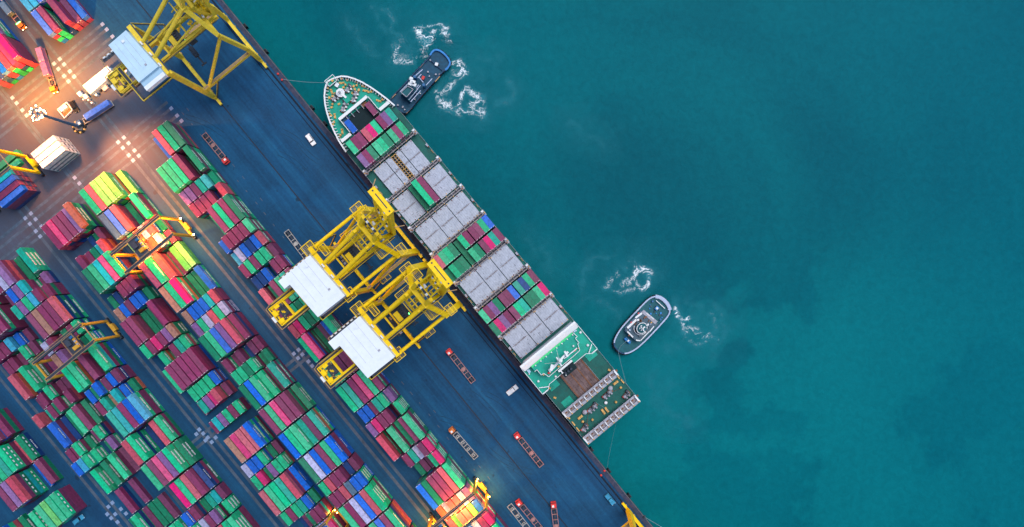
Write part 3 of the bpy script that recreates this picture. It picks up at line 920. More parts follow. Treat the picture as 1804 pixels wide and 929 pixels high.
def cover(s0, s1, w0, w1, top=10.5):
    m = MB(); a, b = s1 - s0, w1 - w0
    m.box((0, 0, -.45), (a, b, .9), 'hatch_grey')
    m.box((0, 0, .012), (0.12, b - .6, .012), 'rust')
    k = max(1, int(b / 2.5))
    for i in range(k + 1):
        for x in (-a / 2 + .45, -a / 2 + 6.0, a / 2 - 6.0, a / 2 - .45):
            if rg.random() < .85 and abs(x) > 1: m.box((x + rg.uniform(-.1, .1), -b / 2 + .35 + i * (b - .7) / k, .05), (.42, .42, .1), 'rust_dot' if rg.random() < .7 else 'buff')
    for i in range(6):
        m.box((rg.uniform(-a / 2 + 1, a / 2 - 1), rg.uniform(-b / 2 + 1, b / 2 - 1), .015), (rg.uniform(.4, 1.6), rg.uniform(.06, .14), .015), 'machine', rg.choice((0, PI / 2)))
    return m.build('hatch_cover', ship, ((s0 + s1) / 2, (w0 + w1) / 2, top))
BARE = [(40.1, 52.8), (55.0, 67.3), (69.9, 82.1), (98.5, 110.8), (127.3, 139.3)]
for i, (a, b) in enumerate(BARE):
    lo, hi = (-10.2, 10.0) if i == 0 else (-12.8, 12.7)
    cover(a, b, lo, MIDW[0] - .15); cover(a, b, MIDW[1] + .15, hi)
    if i == 0:
        cover(a, b, MIDW[0] + .15, -1.2); cover(a, b, 1.5, MIDW[1] - .15)
        m = MB()                                        # cell guides lying in the gap
        m.box((46.4, .15, 9.7), (12.6, 2.6, .1), 'hold_dark')
        for w in (-1.0, .15, 1.3): m.beam((40.4, w, 10.5), (52.6, w, 10.5), .2, .3, 'buff')
        for k in range(11): m.beam((40.6 + k * 1.2, -1.1, 10.5), (40.6 + k * 1.2, 1.4, 10.5), .22, .3, 'lash_grey' if k % 3 else 'buff')
        m.build('cell_guide_rack', ship)
    else: cover(a, b, MIDW[0] + .15, MIDW[1] - .15)
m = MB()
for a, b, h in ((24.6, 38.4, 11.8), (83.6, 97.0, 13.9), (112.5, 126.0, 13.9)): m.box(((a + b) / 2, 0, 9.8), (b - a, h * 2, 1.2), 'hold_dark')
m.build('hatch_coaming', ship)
# lashing bridges
def bridge(s, hw):
    m = MB()
    for d in (-.55, .55):
        m.beam((s + d, -hw, 11.6), (s + d, hw, 11.6), .36, .4, 'lash_grey')
    m.beam((s, -hw, 11.2), (s, hw, 11.2), .8, .12, 'grating')
    k = 11
    for i in range(k + 1):
        w = -hw + .4 + i * (2 * hw - .8) / k
        for d in (-.75, .75): m.beam((s + d, w, 9.2), (s + d, w, 12.3), .22, .22, 'frame_grey')
        m.beam((s - .85, w, 12.2), (s + .85, w, 12.2), .2, .16, 'frame_grey' if i % 2 else 'lash_grey')
        m.ball((s + (.85 if i % 2 else -.85), w, 12.35), .27, 'buff', 6, 4)
    for y in (-1, 1):
        m.box((s, y * (hw - .2), 11.9), (2.6, 1.5, .25), 'frame_grey'); m.box((s - .7, y * (hw - .2), 12.4), (.7, .9, .9), 'ship_white'); m.box((s + .8, y * (hw - .5), 12.3), (.6, .6, .7), 'rust')
        m.ball((s + .2, y * (hw + .2), 12.4), .32, 'buff', 6, 4)
    return m.build('lashing_bridge', ship)
for s, hw in ((38.9, 13.4), (53.9, 13.9), (68.8, 13.9), (82.8, 13.9), (97.7, 13.9), (111.5, 13.9), (126.7, 13.9)): bridge(s, hw)
m = MB()
for s in (46, 61, 75.5, 90, 104.5, 119, 133):
    for y in (-1, 1):
        m = MB(); m.box((s, y * 13.7, 9.6), (1.3, .8, 1.2), 'frame_grey'); m.box((s + .9, y * 13.7, 9.9), (.5, .5, .8), 'rust'); m.box((s + 3.2, y * 13.75, 9.3), (1.6, .18, .3), 'buff'); m.build('side_deck_fitting', ship)

# superstructure
m = MB()
m.prism([(140.6, -13.0), (140.6, 13.0), (151.5, 13.0), (151.5, -13.0)], DZ, 26.0, 'ship_white', 'deck_green')
m.build('accommodation_block', ship)
m = MB(); m.prism([(140.0, -14.0), (140.0, 14.0), (151.6, 14.0), (153.6, 14.0), (153.6, 11.2), (152.0, 9.4), (152.0, -9.4), (153.6, -11.2), (153.6, -14.0)], 25.7, 26.1, 'ship_white', 'deck_green')
m.build('bridge_deck', ship)
m = MB()
m.add([(139.4, -13.9, 26.2), (139.4, 13.9, 26.2), (141.9, 13.4, 28.6), (141.9, -13.4, 28.6)], [(0, 1, 2, 3)][::-1], 'ship_white')
m.box((140.6, 0, 26.4), (2.5, 27.8, .9), 'ship_white')
m.build('bridge_front', ship)
m = MB()
wh = [(141.9, -10.4), (141.9, 10.6), (144.3, 10.9), (144.3, 9.9), (146.6, 9.9), (146.6, 9.2), (149.0, 8.3), (149.2, 4.8), (149.2, -4.6), (149.2, -7.5), (146.9, -8.2), (146.9, -9.3), (144.2, -9.3), (144.2, -10.4)]
m.prism(wh, 26.1, 28.9, 'ship_white', 'deck_green')
m.build('wheelhouse', ship)
m = MB(); m.beam((142.15, -10.3, 29.05), (142.15, 10.5, 29.05), .7, .25, 'green_edge')
for k in range(16): m.box((142.5 + .2 * (k % 2), -10 + k * 1.33, 29.15), (.5, .4, .2), 'ship_white' if k % 2 else 'green_edge')
m.build('wheelhouse_visor', ship)
m = MB(); m.rails([(p[0], p[1], 28.9) for p in wh[1:]], 1.0, .10, 'ship_white', 1.6)
m.rails([(140.4, 13.9, 26.1), (153.5, 13.9, 26.1), (153.5, 11.2, 26.1), (152.0, 9.3, 26.1), (152.0, -9.3, 26.1), (153.5, -11.2, 26.1), (153.5, -13.9, 26.1), (140.4, -13.9, 26.1)], 1.0, .10, 'ship_white', 2.0)
for y in (-1, 1): m.beam((150.6, y * 13.4, 27), (152.6, y * 10.2, 27), .3, .3, 'ship_white'); m.beam((153.3, y * 13.7, 27.1), (153.3, y * 11.2, 27.1), .25, .2, 'ship_white')
m.build('bridge_railing', ship)
m = MB()
m.beam((147.6, -6.0, 32), (146.2, 4.5, 32), .8, .5, 'ship_white'); m.tube((146.6, -.4, 28.9), (146.6, -.4, 37), .8, 'ship_white', 10, .5)
m.beam((144.6, -.2, 34.5), (148.4, -.8, 34.5), .5, .4, 'ship_white'); m.ball((146.2, .2, 37.2), .9, 'ship_white'); m.beam((146.0, -3.2, 33), (147.4, -5.2, 33), 1.1, .5, 'ship_white')
m.beam((145.0, 3.6, 33.4), (147.4, 3.2, 33.4), .7, .5, 'ship_white'); m.beam((147.6, 1.5, 30), (147.6, 8.0, 30), .35, .9, 'ship_white')
for a, b in (((146.6, -.4, 36), (143, 1.5, 30)), ((146.6, -.4, 36), (144.3, -5.5, 30))): m.tube(a, b, .06, 'ship_white', 4)
m.box((147.4, -4.9, 30.4), (1.0, 2.2, .6), 'ship_white'); m.box((148.2, -6.4, 29.4), (.7, 1.2, .6), 'red_paint'); m.box((147.8, 6.9, 29.4), (.7, 1.4, .6), 'red_paint')
m.box((148.6, -2.0, 29.5), (.7, .7, .9), 'buff')
m.build('radar_mast', ship)
m = MB(); m.prism([(150.0, -2.9), (150.0, 3.2), (153.8, 3.2), (153.8, -2.9)], 20, 28.6, 'hull_dark', 'hold_dark')
m.beam((150.2, -3.4, 29), (150.2, 3.4, 29), .8, .5, 'ship_white')
for w in (-1.6, -.3, 1.1): m.tube((152.0, w, 28.5), (152.4, w, 30.2), .45, 'machine', 10)
m.box((151.2, -2.5, 28.8), (1.4, .5, .4), 'ship_white'); m.ball((153.2, -2.0, 28.8), .28, 'ship_white')
m.build('funnel', ship)
m = MB()
for s, w, r in ((142.0, 11.6, 0), (142.6, 12.0, .35), (144.3, 12.9, .55), (150.0, 11.9, .55), (148.5, -12.0, .5), (151.4, -5.6, .5), (144.0, -12.9, .3), (143.0, -12.3, 0), (146.2, 7.4, .4)):
    m = MB()
    if r: m.ball((s, w, 26.6 if abs(w) > 9 or s > 150 else 29.5), r, 'ship_white', 10, 6)
    else: m.box((s, w, 26.6), (1.5, 1.1, 1.0), 'house_blue')
    m.build('deck_antenna', ship)
m = MB()
for s, w in ((148.2, 8.4), (147.4, -8.6)): m = MB(); m.ball((s, w, 29.4), .4, 'buff'); m.build('searchlight', ship)
# aft
m = MB(); m.box((160.6, .7, 9.4), (13.8, 11.6, .7), 'brown_hatch')
for k in range(7): m.box((160.6, -4.6 + k * 1.78, 9.85), (13.6, .5, .25), 'brown_hatch' if k % 2 else 'rust')
for k in range(4): m.box((155.5 + k * 3.4, .7, 9.82), (.25, 11.4, .14), 'brown_hatch')
m.box((162.4, 6.6, 10.1), (10.6, .12, .5), 'frame_grey'); m.build('aft_hatch', ship)
m = MB()
for s, w in ((155.5, -9.5), (156.0, 10.5), (166.5, -9.5)): m = MB(); m.box((s, w, 9.05), (5.0, 4.6, .1), 'deck_green'); m.build('aft_deck_patch', ship)
for s, w in ((156.2, -11.6), (154.6, 12.6), (160.8, -12.4), (166.4, 12.4)): m = MB(); m.box((s, w, 9.4), (1.1, .7, .8), 'buff', .4); m.build('deck_vent', ship)
def cell_frame(s0, s1, z):
    m = MB()
    for s, wd_ in ((s0, .9), (s1, 1.1)): m.beam((s, -13.8, z - .8), (s, 13.9, z - .8), wd_, .4, 'frame_grey')
    m.box(((s0 + s1) / 2, 0, z - 1.6), (s1 - s0, 27.4, .12), 'lash_grey')
    for i in range(11):
        w = -13.5 + i * 2.7
        m.beam((s0 + .2, w, z - .2), (s1 - .2, w, z - .2), .32, .3, 'ship_white'); m.ball((s1 + .1, w, z), .34, 'buff', 6, 4)
        m.beam((s0, w, 9), (s0, w, z), .3, .3, 'frame_grey'); m.beam((s1, w, 9), (s1, w, z), .3, .3, 'frame_grey')
        m.box((s0 + .8, w + 1.0, z - 1.4), (.9, .8, .3), 'rust')
    for y in (-13.7, 13.8): m.beam((s0 - .4, y, z - .3), (s1 + .4, y, z - .3), .5, .4, 'ship_white')
    return m.build('container_frame', ship)
cell_frame(167.2, 169.5, 13); cell_frame(180.7, 183.4, 13)
for s, w, rz, d in ((173.4, 5.4, .05, 3), (173.9, -3.2, .05, 3), (178.7, 11.2, .15, 2), (178.2, -10.9, .15, 2)): winch('mooring_winch', s, w, rz, d, ship, DZ, 'frame_grey')
m = MB()
for s, w in ((172.3, 7.9), (173.2, -6.6)): m.ball((s, w, 10.3), 1.05, 'frame_grey', 12, 6, .8)
m.build('chain_drum', ship)
m = MB()
for s, w, rz in ((172.2, 11.0, 0), (173.8, -9.5, 0), (178.4, 1.0, 1.5), (178.1, -.6, 1.5)):
    m = MB(); m.box((s, w, 9.3), (.9, 2.4, .6), 'buff', rz)
    for q in (-.7, .7): m.tube((s + q * math.sin(rz), w + q * math.cos(rz), 9.4), (s + q * math.sin(rz), w + q * math.cos(rz), 10.1), .36, 'buff', 8)
    m.build('mooring_bitts', ship)
for s, w in ((175.0, 11.4), (178.4, 6.0), (177.8, -6.2), (175.8, -9.8)): m = MB(); m.tube((s, w, 9), (s, w, 9.8), .5, 'buff', 8); m.ball((s, w, 9.8), .55, 'buff'); m.build('deck_vent', ship)
for s, w in ((170.9, 13.4), (173.5, 13.6), (174.0, -13.3), (170.6, -13.2), (177.0, -13.4)): m = MB(); m.box((s, w, 9.4), (2.0, .5, .6), 'buff'); m.build('fairlead', ship)
m = MB(); m.ball((175.9, 2.6, 9.7), .7, 'ship_white', 10, 5, .6)
m.path([(173, -.5, 10), (179.5, 1.5, 9.6)], .06, 'rope'); m.path([(173.6, 5.4, 10), (175.2, 11.2, 9.6)], .06, 'rust'); m.path([(173.6, -5, 10), (177.8, -9, 9.8)], .06, 'rust')
m.build('deck_rope', ship)

# containers on board: (row description, s centre, colours by row from the quay side, tiers)
SL3, SM3, SR3 = [-10.35, -7.87, -5.39], [-2.48, 0.0, 2.48], [5.39, 7.87, 10.35]
SL4, SR4 = [-12.82, -10.35, -7.87, -5.39], [5.39, 7.87, 10.35, 12.82]
def ship_row(desc, s, slots, ks, L=L20, z=10.45, tiers=2, side='the quay side'):
    for i, (w, k) in enumerate(zip(slots, ks)):
        if k == '-': continue
        t = tiers
        if k == 'L': k, t = 'G', 1
        for lay in range(t):
            if lay < t - 1:
                LOWS.append((s, w, z + lay * 2.6, L, k)); continue
            word = PAINT[k][0]
            lab = f"{word} container aboard ship, {ORD[i]} from quay side, {desc}"
            container(ship_world(s, w, z + lay * 2.6), SH, L, k, lab, 'containers on the ship', None, 1)
LOWS = []
ship_row('row nearest the bow', 28.3, SL3 + SM3 + SR3, 'gpprmgpvt')
ship_row('second row from the bow', 35.4, SL3 + SM3 + SR3, 'vpGggGgpg')
ship_row('fore row amidships', 87.0, SL4 + SM3[1:] + SR4, 'rggGgpppgb')
ship_row('aft row amidships', 93.9, SL4 + SM3[1:] + SR4, 'LgGGgGpmtp')
ship_row('fore row near the bridge', 115.9, SL4 + SM3 + SR4, 'gpvGppbtngp')
ship_row('aft row near the bridge', 122.7, SL4 + SM3 + SR4, 'GmvppgtGGgm')
def lone(s, w, L, k, tiers, lab, z=10.45):
    for lay in range(tiers - 1): LOWS.append((s, w, z + lay * 2.6, L, k))
    container(ship_world(s, w, z + (tiers - 1) * 2.6), SH, L, k, lab, 'containers on the ship', None, 1)
lone(90.5, -2.5, L40, 'G', 1, 'low dark green container aboard, sunk between two brighter green rows')
lone(61.3, -2.5, L40, 'G', 1, 'low dark green container aboard, beside a taller green one on bare hatches')
lone(61.3, 0, L40, 'g', 3, 'bright green container aboard, topmost on the bare grey hatches')
lone(61.3, 2.5, L40, 'p', 2, 'maroon container aboard, beside the green one on bare grey hatches')
lone(20.1, 5.6, L20, 'p', 1, 'maroon container aboard in the open bow hold, water side', 9.3)
lone(20.3, -5.6, L20, 'b', 1, 'blue container aboard in the open bow hold, quay side', 9.3)
m = MB()
for s, w, z, L, k in LOWS: m.box((s, w, z + CH / 2), (L - .04, CW - .02, CH - .02), pm(k))
x = m.build('stacked_containers', None, (BOW.x, BOW.y, 0), SH)
tag(x, 'lower tiers of the containers stowed on the ship deck', 'containers', 'containers on the ship'); structure(x, 'stuff')

# ------------------------------------------------------------------ ship-to-shore gantry cranes, booms raised
def sts(name, uc, ymat, label, house='notch', knee=False):
    Y = ymat; HW = 10.85; RE = 8.4 if knee else 0.0        # the pale crane has a shorter rear
    root = empty(name, dock(uc, 0, 0), TH); tag(root, label, 'crane', 'quay cranes')
    VL, VW, VT = -53.3, -28.2, -31.0
    ZT = 41.0
    for sx in (-1, 1):
        x = sx * HW
        m = MB(); m.beam((x, VL, 3.0), (x, VL - .4, ZT), 1.9, 1.5, Y); m.build('leg', root)                       # landside leg
        m = MB()
        if knee: m.beam((x, VW, 3.0), (x, VW, 18), 1.6, 1.5, Y); m.beam((x, VW, 17.5), (x, VT, ZT - 2), 1.5, 1.5, Y)
        else: m.beam((x, VW, 3.0), (x, VT, ZT - 1), 2.4, 1.8, Y)
        m.build('leg', root)
        if not knee: m = MB(); m.tube((x, VL, ZT - .6), (x, VT, ZT - .6), .68, Y, 10); m.build('top_side_beam', root)
        m = MB(); m.tube((x, VL, 9), (x, VT + .2, ZT - 3), .70, Y, 10); m.build('diagonal_brace', root)
        m = MB(); m.beam((x, VL, 13.0), (x, VW, 13.0), 1.3, 1.6, Y); m.beam((x, VL, 13.86), (x, VW, 13.86), 1.0, .06, 'rail_buff'); m.build('portal_beam', root)
    for v in (VL, VW):
        m = MB(); m.beam((-HW - 1, v, 2.6), (HW + 1, v, 2.6), 1.3, 1.6, Y); m.build('sill_beam', root)
        for sx in (-1, 1):
            for d in (-2.6, 1.8):
                m = MB(); m.box((sx * HW + d * 1.25 * sx, v, 1.15), (3.4, 1.0, 1.1), Y); m.box((sx * HW + d * 1.25 * sx, v, .5), (3.9, .55, .95), 'machine')
                m.box((sx * HW + d * 1.25 * sx, v + .6, 1.1), (.9, .5, .6), 'rail_buff'); m.build('wheel_bogie', root)
    # landside and waterside top beams along the quay
    m = MB(); m.box((0, VL - .9, ZT + .2), (2 * HW + 1.4, 1.7, 2.2), Y); m.beam((-HW, VL + .3, ZT + 1.36), (HW, VL + .3, ZT + 1.36), .5, .06, 'grating'); m.build('landside_cross_beam', root)
    m = MB(); m.box((0, VT, ZT - .6), (2 * HW + 1.0, 1.5, 2.0), Y)
    if knee: m.box((-2.5, VT + 1.9, ZT), (11, 2.6, 2.2), 'crane_yellow')
    if knee: m.box((-2.5, VT + 1.9, ZT + 1.12), (11, .25, .06), 'machine'); m.build('waterside_cross_beam', root)
    # trolley girders from the rear platform to the boom hinge
    m = MB()
    for x in (-3.6, 3.6):
        m.beam((x, -81.3 + RE, 36.6), (x, -27.0, 36.6), .85, 1.9, Y); m.beam((x * 1.28, -80 + RE, 36.9), (x * 1.28, -28, 36.9), .7, .06, 'grating')
        m.rails([(x * 1.36, -80 + RE, 36.9), (x * 1.36, -28, 36.9)], 1.0, .06, Y, 2.5)
    for v in (-81 + RE, -75.6 + RE * .6, -69.6, -60, -50, -40, -28): m.beam((-3.6, v, 36.4), (3.6, v, 36.4), .6, .9, Y)
    m.build('trolley_girder', root)
    # rear platform cage
    m = MB(); z = 37.6
    m.rails([(-3.7, -69.3, z), (3.8, -69.3, z), (4.0, -81.4, z), (-4.0, -81.4, z)], 1.1, .11, Y, 2.0, True)
    m.rails([(-5.2, -70.0, z - .8), (-5.2, -80.2, z - .8), (-4.6, -82.6, z - .8), (5.0, -82.6, z - .8), (5.2, -70, z - .8)], 1.1, .10, 'rail_buff', 1.6)
    for x in (-4.7, 4.7): m.box((x, -75.6, z - .9), (1.1, 12.6, .1), 'grating')
    m.beam((-3.6, -75.4, z + 1.1), (3.6, -75.4, z + 1.1), .3, .3, Y); m.box((0, -82.1, z - .9), (9.4, 1.0, .1), 'grating')
    m.box((-1.2, -80.6, z + .1), (2.2, 1.6, 1.5), Y); m.box((2.4, -80.4, z), (1.6, 1.8, 1.3), Y); m.box((-3.0, -78.6, z), (1.4, 2.0, 1.2), Y)
    m.box((.4, -82.4, z + .1), (2.4, 1.0, 1.0), 'ship_white'); m.box((0, -77.8, z - 1.2), (4.2, 3.4, .7), 'machine')
    rg = random.Random(9)
    for k in range(26): m.box((rg.uniform(-3, 3), rg.uniform(-80, -75.8), z - .8 + rg.random()), (rg.uniform(.3, 1.1), rg.uniform(.3, 1.0), rg.uniform(.3, .8)), rg.choice(('machine', 'machine', 'rail_buff', 'grating', Y)))
    o = m.build('rear_platform', root); o.location = (0, RE, 0)
    # machinery house
    m = MB(); z0, z1 = 38.4, 45.4
    if house == 'notch':
        poly = [(-8.6, -55.2), (10.9, -54.6), (10.7, -67.2), (-4.9, -67.6), (-4.9, -70.1), (-8.5, -70.1)]
    else:
        poly = [(-8.8, -55.2), (8.8, -54.4), (8.8, -63.6), (-8.6, -63.6)]
    m.prism(poly, z0, z1, 'house_pale' if knee else 'house_white')
    pr = [(p[0] * 1.006, p[1]) for p in poly]; m.prism(pr, z1 - .25, z1 + .05, 'house_pale' if knee else 'house_white')
    for k in range(3): m.box((-3 + k * 5.2, -54.3 + .12 * k, 42.5), (1.5, .5, 1.6), 'ship_white'); 
    for k in range(9): m.box((-8.68, -56 - k * 1.5, 40.6), (.12, .9, .8), 'ship_white')
    o_house = m.build('machinery_house', root)
    if house != 'notch':
        m = MB(); m.box((10.0, -59.0, 43.4), (3.0, 9.0, 1.6), 'house_blue'); m.box((11.8, -59.0, 43.7), (1.6, 9.0, 2.0), 'house_white'); m.build('house_annex', root)
    m = MB(); zz = 38.2
    loop = [(-10.2, -54.4), (-10.2, -70.9), (-4.2, -70.9)]
    m.rails([(p[0], p[1], zz) for p in loop], 1.1, .09, 'rail_buff', 1.5)
    m.rails([(-4.2, -68.4, zz), (12.0, -68.2, zz), (12.0, -54.4, zz)], 1.1, .09, Y, 1.6)
    m.box((-9.5, -62.6, zz), (1.3, 16.4, .1), 'grating'); m.box((11.4, -61.2, zz), (1.1, 13.6, .1), 'grating'); m.box((4, -67.9, zz), (16, 1.0, .1), 'grating')
    for k in range(8): m.box((-9.9, -56 - k * 1.9, zz + .9), (.5, 1.0, .5), 'ship_white')
    m.build('house_walkway', root)
    m = MB(); m.box((-6.2, -58.5, z1 + .25), (1.0, 1.0, .4), 'house_white')
    for k in range(1, 4): m.box((poly[0][0] * .5 + 3.2, -54.9 - k * 3.1 * (.7 if knee else 1), z1 + .065), (12.6 if knee else 14.5, .07, .03), 'frame_grey')
    m.box((5.5, -57.5, z1 + .2), (.7, .7, .3), 'frame_grey'); m.build('roof_vent', o_house)
    # backstays and pylon
    NZ = 55.0; NV = -32.6
    for x in (-3.6, 3.6):
        m = MB(); m.tube((x, VL - .3, ZT + 1), (x, NV, NZ), .78, Y, 10); m.build('backstay', root)
        m = MB(); m.beam((math.copysign(HW, x), VT, ZT - .4), (x, NV, NZ), 1.7, 1.7, Y); m.build('pylon_leg', root)
        m = MB(); m.tube((x, VL + 4, ZT - 3), (x * 1.0, NV - 1, ZT + 2), .42, Y, 8); m.build('inner_stay', root)
    m = MB()
    m.box((0, NV, NZ), (9.4, 1.6, 1.6), Y); m.box((0, NV + 2.4, NZ - 3), (8.4, 1.2, 1.2), Y)
    for x in (-3.6, 3.6): m.beam((x, NV, NZ), (x, -29.0, 63), 1.3, 1.3, Y); m.beam((x, NV, NZ), (x, -28, ZT), 1.2, 1.2, Y)
    m.box((0, -29.0, 63), (8.6, 1.2, 1.2), Y)
    for k in range(6): m.tube((-2.5 + k, -29.4, 63.6), (-2.5 + k, -28.6, 63.6), .55, 'ship_white' if k in (1, 4) else 'machine', 8)
    m.build('pylon_head', root)
    # raised boom
    A0, A1 = Vector((0, -27.2, 40.5)), Vector((0, -18.9, 84.5))
    for x in (-3.7, 3.7):
        m = MB(); m.beam((x, A0.y, A0.z), (x, A1.y, A1.z), 2.2, 1.4, Y); m.build('boom_girder', root)
    m = MB()
    for k in range(9):
        p = A0.lerp(A1, (k + .3) / 9); m.beam((-3.6, p.y, p.z), (3.6, p.y, p.z), .55, .6, Y)
        if k < 8:
            q = A0.lerp(A1, (k + 1.3) / 9); a, b = ((-3.4, p), (3.4, q)) if k % 2 else ((3.4, p), (-3.4, q))
            m.beam((a[0], a[1].y, a[1].z), (b[0], b[1].y, b[1].z), .28, .28, Y)
        for x in (-1.7, .1, 2.0): m.box((x, p.y - .9, p.z + .4), (.7, .45, .5), ('machine', Y, Y, 'ship_white', Y)[(k * 2 + int(x + 2)) % 5])
    m.build('boom_bracing', root)
    m = MB(); m.box((0, A1.y - .2, A1.z), (9.8, 2.7, 1.4), Y); m.box((0, A1.y - .1, A1.z + .72), (5.8, .34, .06), 'machine')
    for x in (-4.1, 4.1): m.box((x, A1.y - .1, A1.z + .72), (.5, .5, .06), 'machine')
    m.build('boom_tip', root)
    m = MB()
    for p, q in (((-4.6, A1.y - .5, 84), (-6.6, A1.y + 2.8, 84)), ((4.6, A1.y, 84), (5.6, A1.y + 2.6, 83)), ((4.4, -24.5, 58), (6.6, -20.5, 58))): m.beam(p, q, .28, .28, 'rail_buff')
    m.build('boom_bumper', root)
    for x in (-2.9, 2.9):
        m = MB(); m.tube((x, NV + 3.4, 63), (x, A0.lerp(A1, .62).y - .8, A0.lerp(A1, .62).z), .32, Y, 8); m.build('forestay', root)
    # walkways and platforms round the pylon
    def deck(x0, x1, v0, v1, z, rail=Y):            # open bar grating inside a toe board and hand rail
        m = MB(); k = max(2, int((x1 - x0) / .5))
        for i in range(k + 1): x = x0 + (x1 - x0) * i / k; m.beam((x, v0, z), (x, v1, z), .07, .07, rail)
        m.beam((x0, (v0 + v1) / 2, z - .1), (x1, (v0 + v1) / 2, z - .1), .2, .2, rail)
        m.rails([(x0, v0, z), (x1, v0, z), (x1, v1, z), (x0, v1, z)], 1.1, .11, rail, 1.8, True)
        m.build('access_platform', root)
    if knee: deck = lambda *a: None
    deck(-13.2, -8.6, -56.6, -52.0, 42.4); deck(8.9, 13.0, -56.6, -52.2, 38.5)
    deck(-6.5, -4.2, -40.5, -34.0, 44); deck(-4.2, 3.0, -39.6, -36.6, 46); deck(4.2, 8.8, -36.4, -33.0, 43); deck(8.4, 12.4, -29.8, -26.8, 40); deck(-13.0, -9.5, -33.5, -29.0, 42.2)
    deck(-13.4, -11.6, -47.5, -42.5, 12); deck(11.6, 13.4, -46.5, -42, 12); deck(-9.5, -5.2, -51.5, -49, 41.8); deck(5.0, 9.2, -35.5, -29.5, 45.5); deck(-8.5, -5.0, -33, -27, 52)
    for a, b in (((-12, -54, 13), (-12, -46, 27)), ((12.2, -52.5, 3), (12.2, -46, 14)), ((-12, -46, 27), (-12, -53, 41))):
        m = MB(); m.beam(a, b, .8, .15, 'grating'); m.rails([a, b], 1.0, .06, Y, 2); m.build('stairway', root)
    m = MB(); rg = random.Random(4)
    for k in range(46):
        x, v, z = rg.uniform(-4.6, 4.6), rg.uniform(-36, -25), rg.uniform(42, 46 if knee else 56)
        s = (rg.uniform(.5, 1.6), rg.uniform(.4, 1.2), rg.uniform(.5, 1.2)); m.box((x, v, z), s, rg.choice((Y, Y, Y, 'machine', 'ship_white')))
    for x in (-2.4, -.8, .8, 2.4): m.beam((x, -38, 47), (x, -25.5, 52), .35, .35, Y)
    for v in (-36, -33.5, -30, -27): m.beam((-4, v, 50), (4, v, 50), .4, .4, Y)
    m.build('hoist_machinery', root)
    # trolley with cab and spreader under the girders
    m = MB(); tv = -45.0
    m.box((0, tv, 35.0), (7.6, 5.0, .9), 'machine'); m.box((0, tv - 1, 35.8), (4.0, 2.0, .9), Y)
    for k in range(6): m.tube((-2.5 + k, tv + .2, 35.8), (-2.5 + k, tv + 1.4, 35.8), .45, 'machine', 8)
    o = m.build('trolley', root)
    m = MB(); m.box((2.6, tv + 4.2, 33.0), (2.2, 2.8, 2.6), 'machine'); m.box((2.6, tv + 5.4, 32.8), (1.9, .5, 1.8), 'glass_dark'); m.build('operator_cab', o)
    m = MB(); m.box((0, tv, 20), (12.2, .7, .6), 'machine'); m.box((0, tv, 20.6), (4.4, 2.0, .9), 'machine')
    for x in (-6, 6): m.box((x, tv, 20), (.5, 2.4, .5), 'machine')
    for x in (-1.8, 1.8):
        for v in (-.8, .8): m.tube((x, tv + v, 21), (x, tv + v, 35), .05, 'machine', 4)
    m.build('spreader', o)
    m = MB(); m.ball((1.6, tv + 2.4, 34.0), .42, 'lamp_green'); m.build('signal_lamp', o)
    return root
sts('quay_crane', -40.4, 'crane_yellow', 'yellow quay crane with white machinery house over the ship, upstream of its twin')
sts('quay_crane', -11.65, 'crane_yellow', 'yellow quay crane with white machinery house, the twin nearer the ship bridge')
sts('quay_crane', -146.1, 'crane_pale', 'pale yellow quay crane with pale blue house at the upper left', 'plain', True)
sts('quay_crane', 124.0, 'crane_yellow', 'yellow quay crane cut off by the bottom edge, only a leg showing')

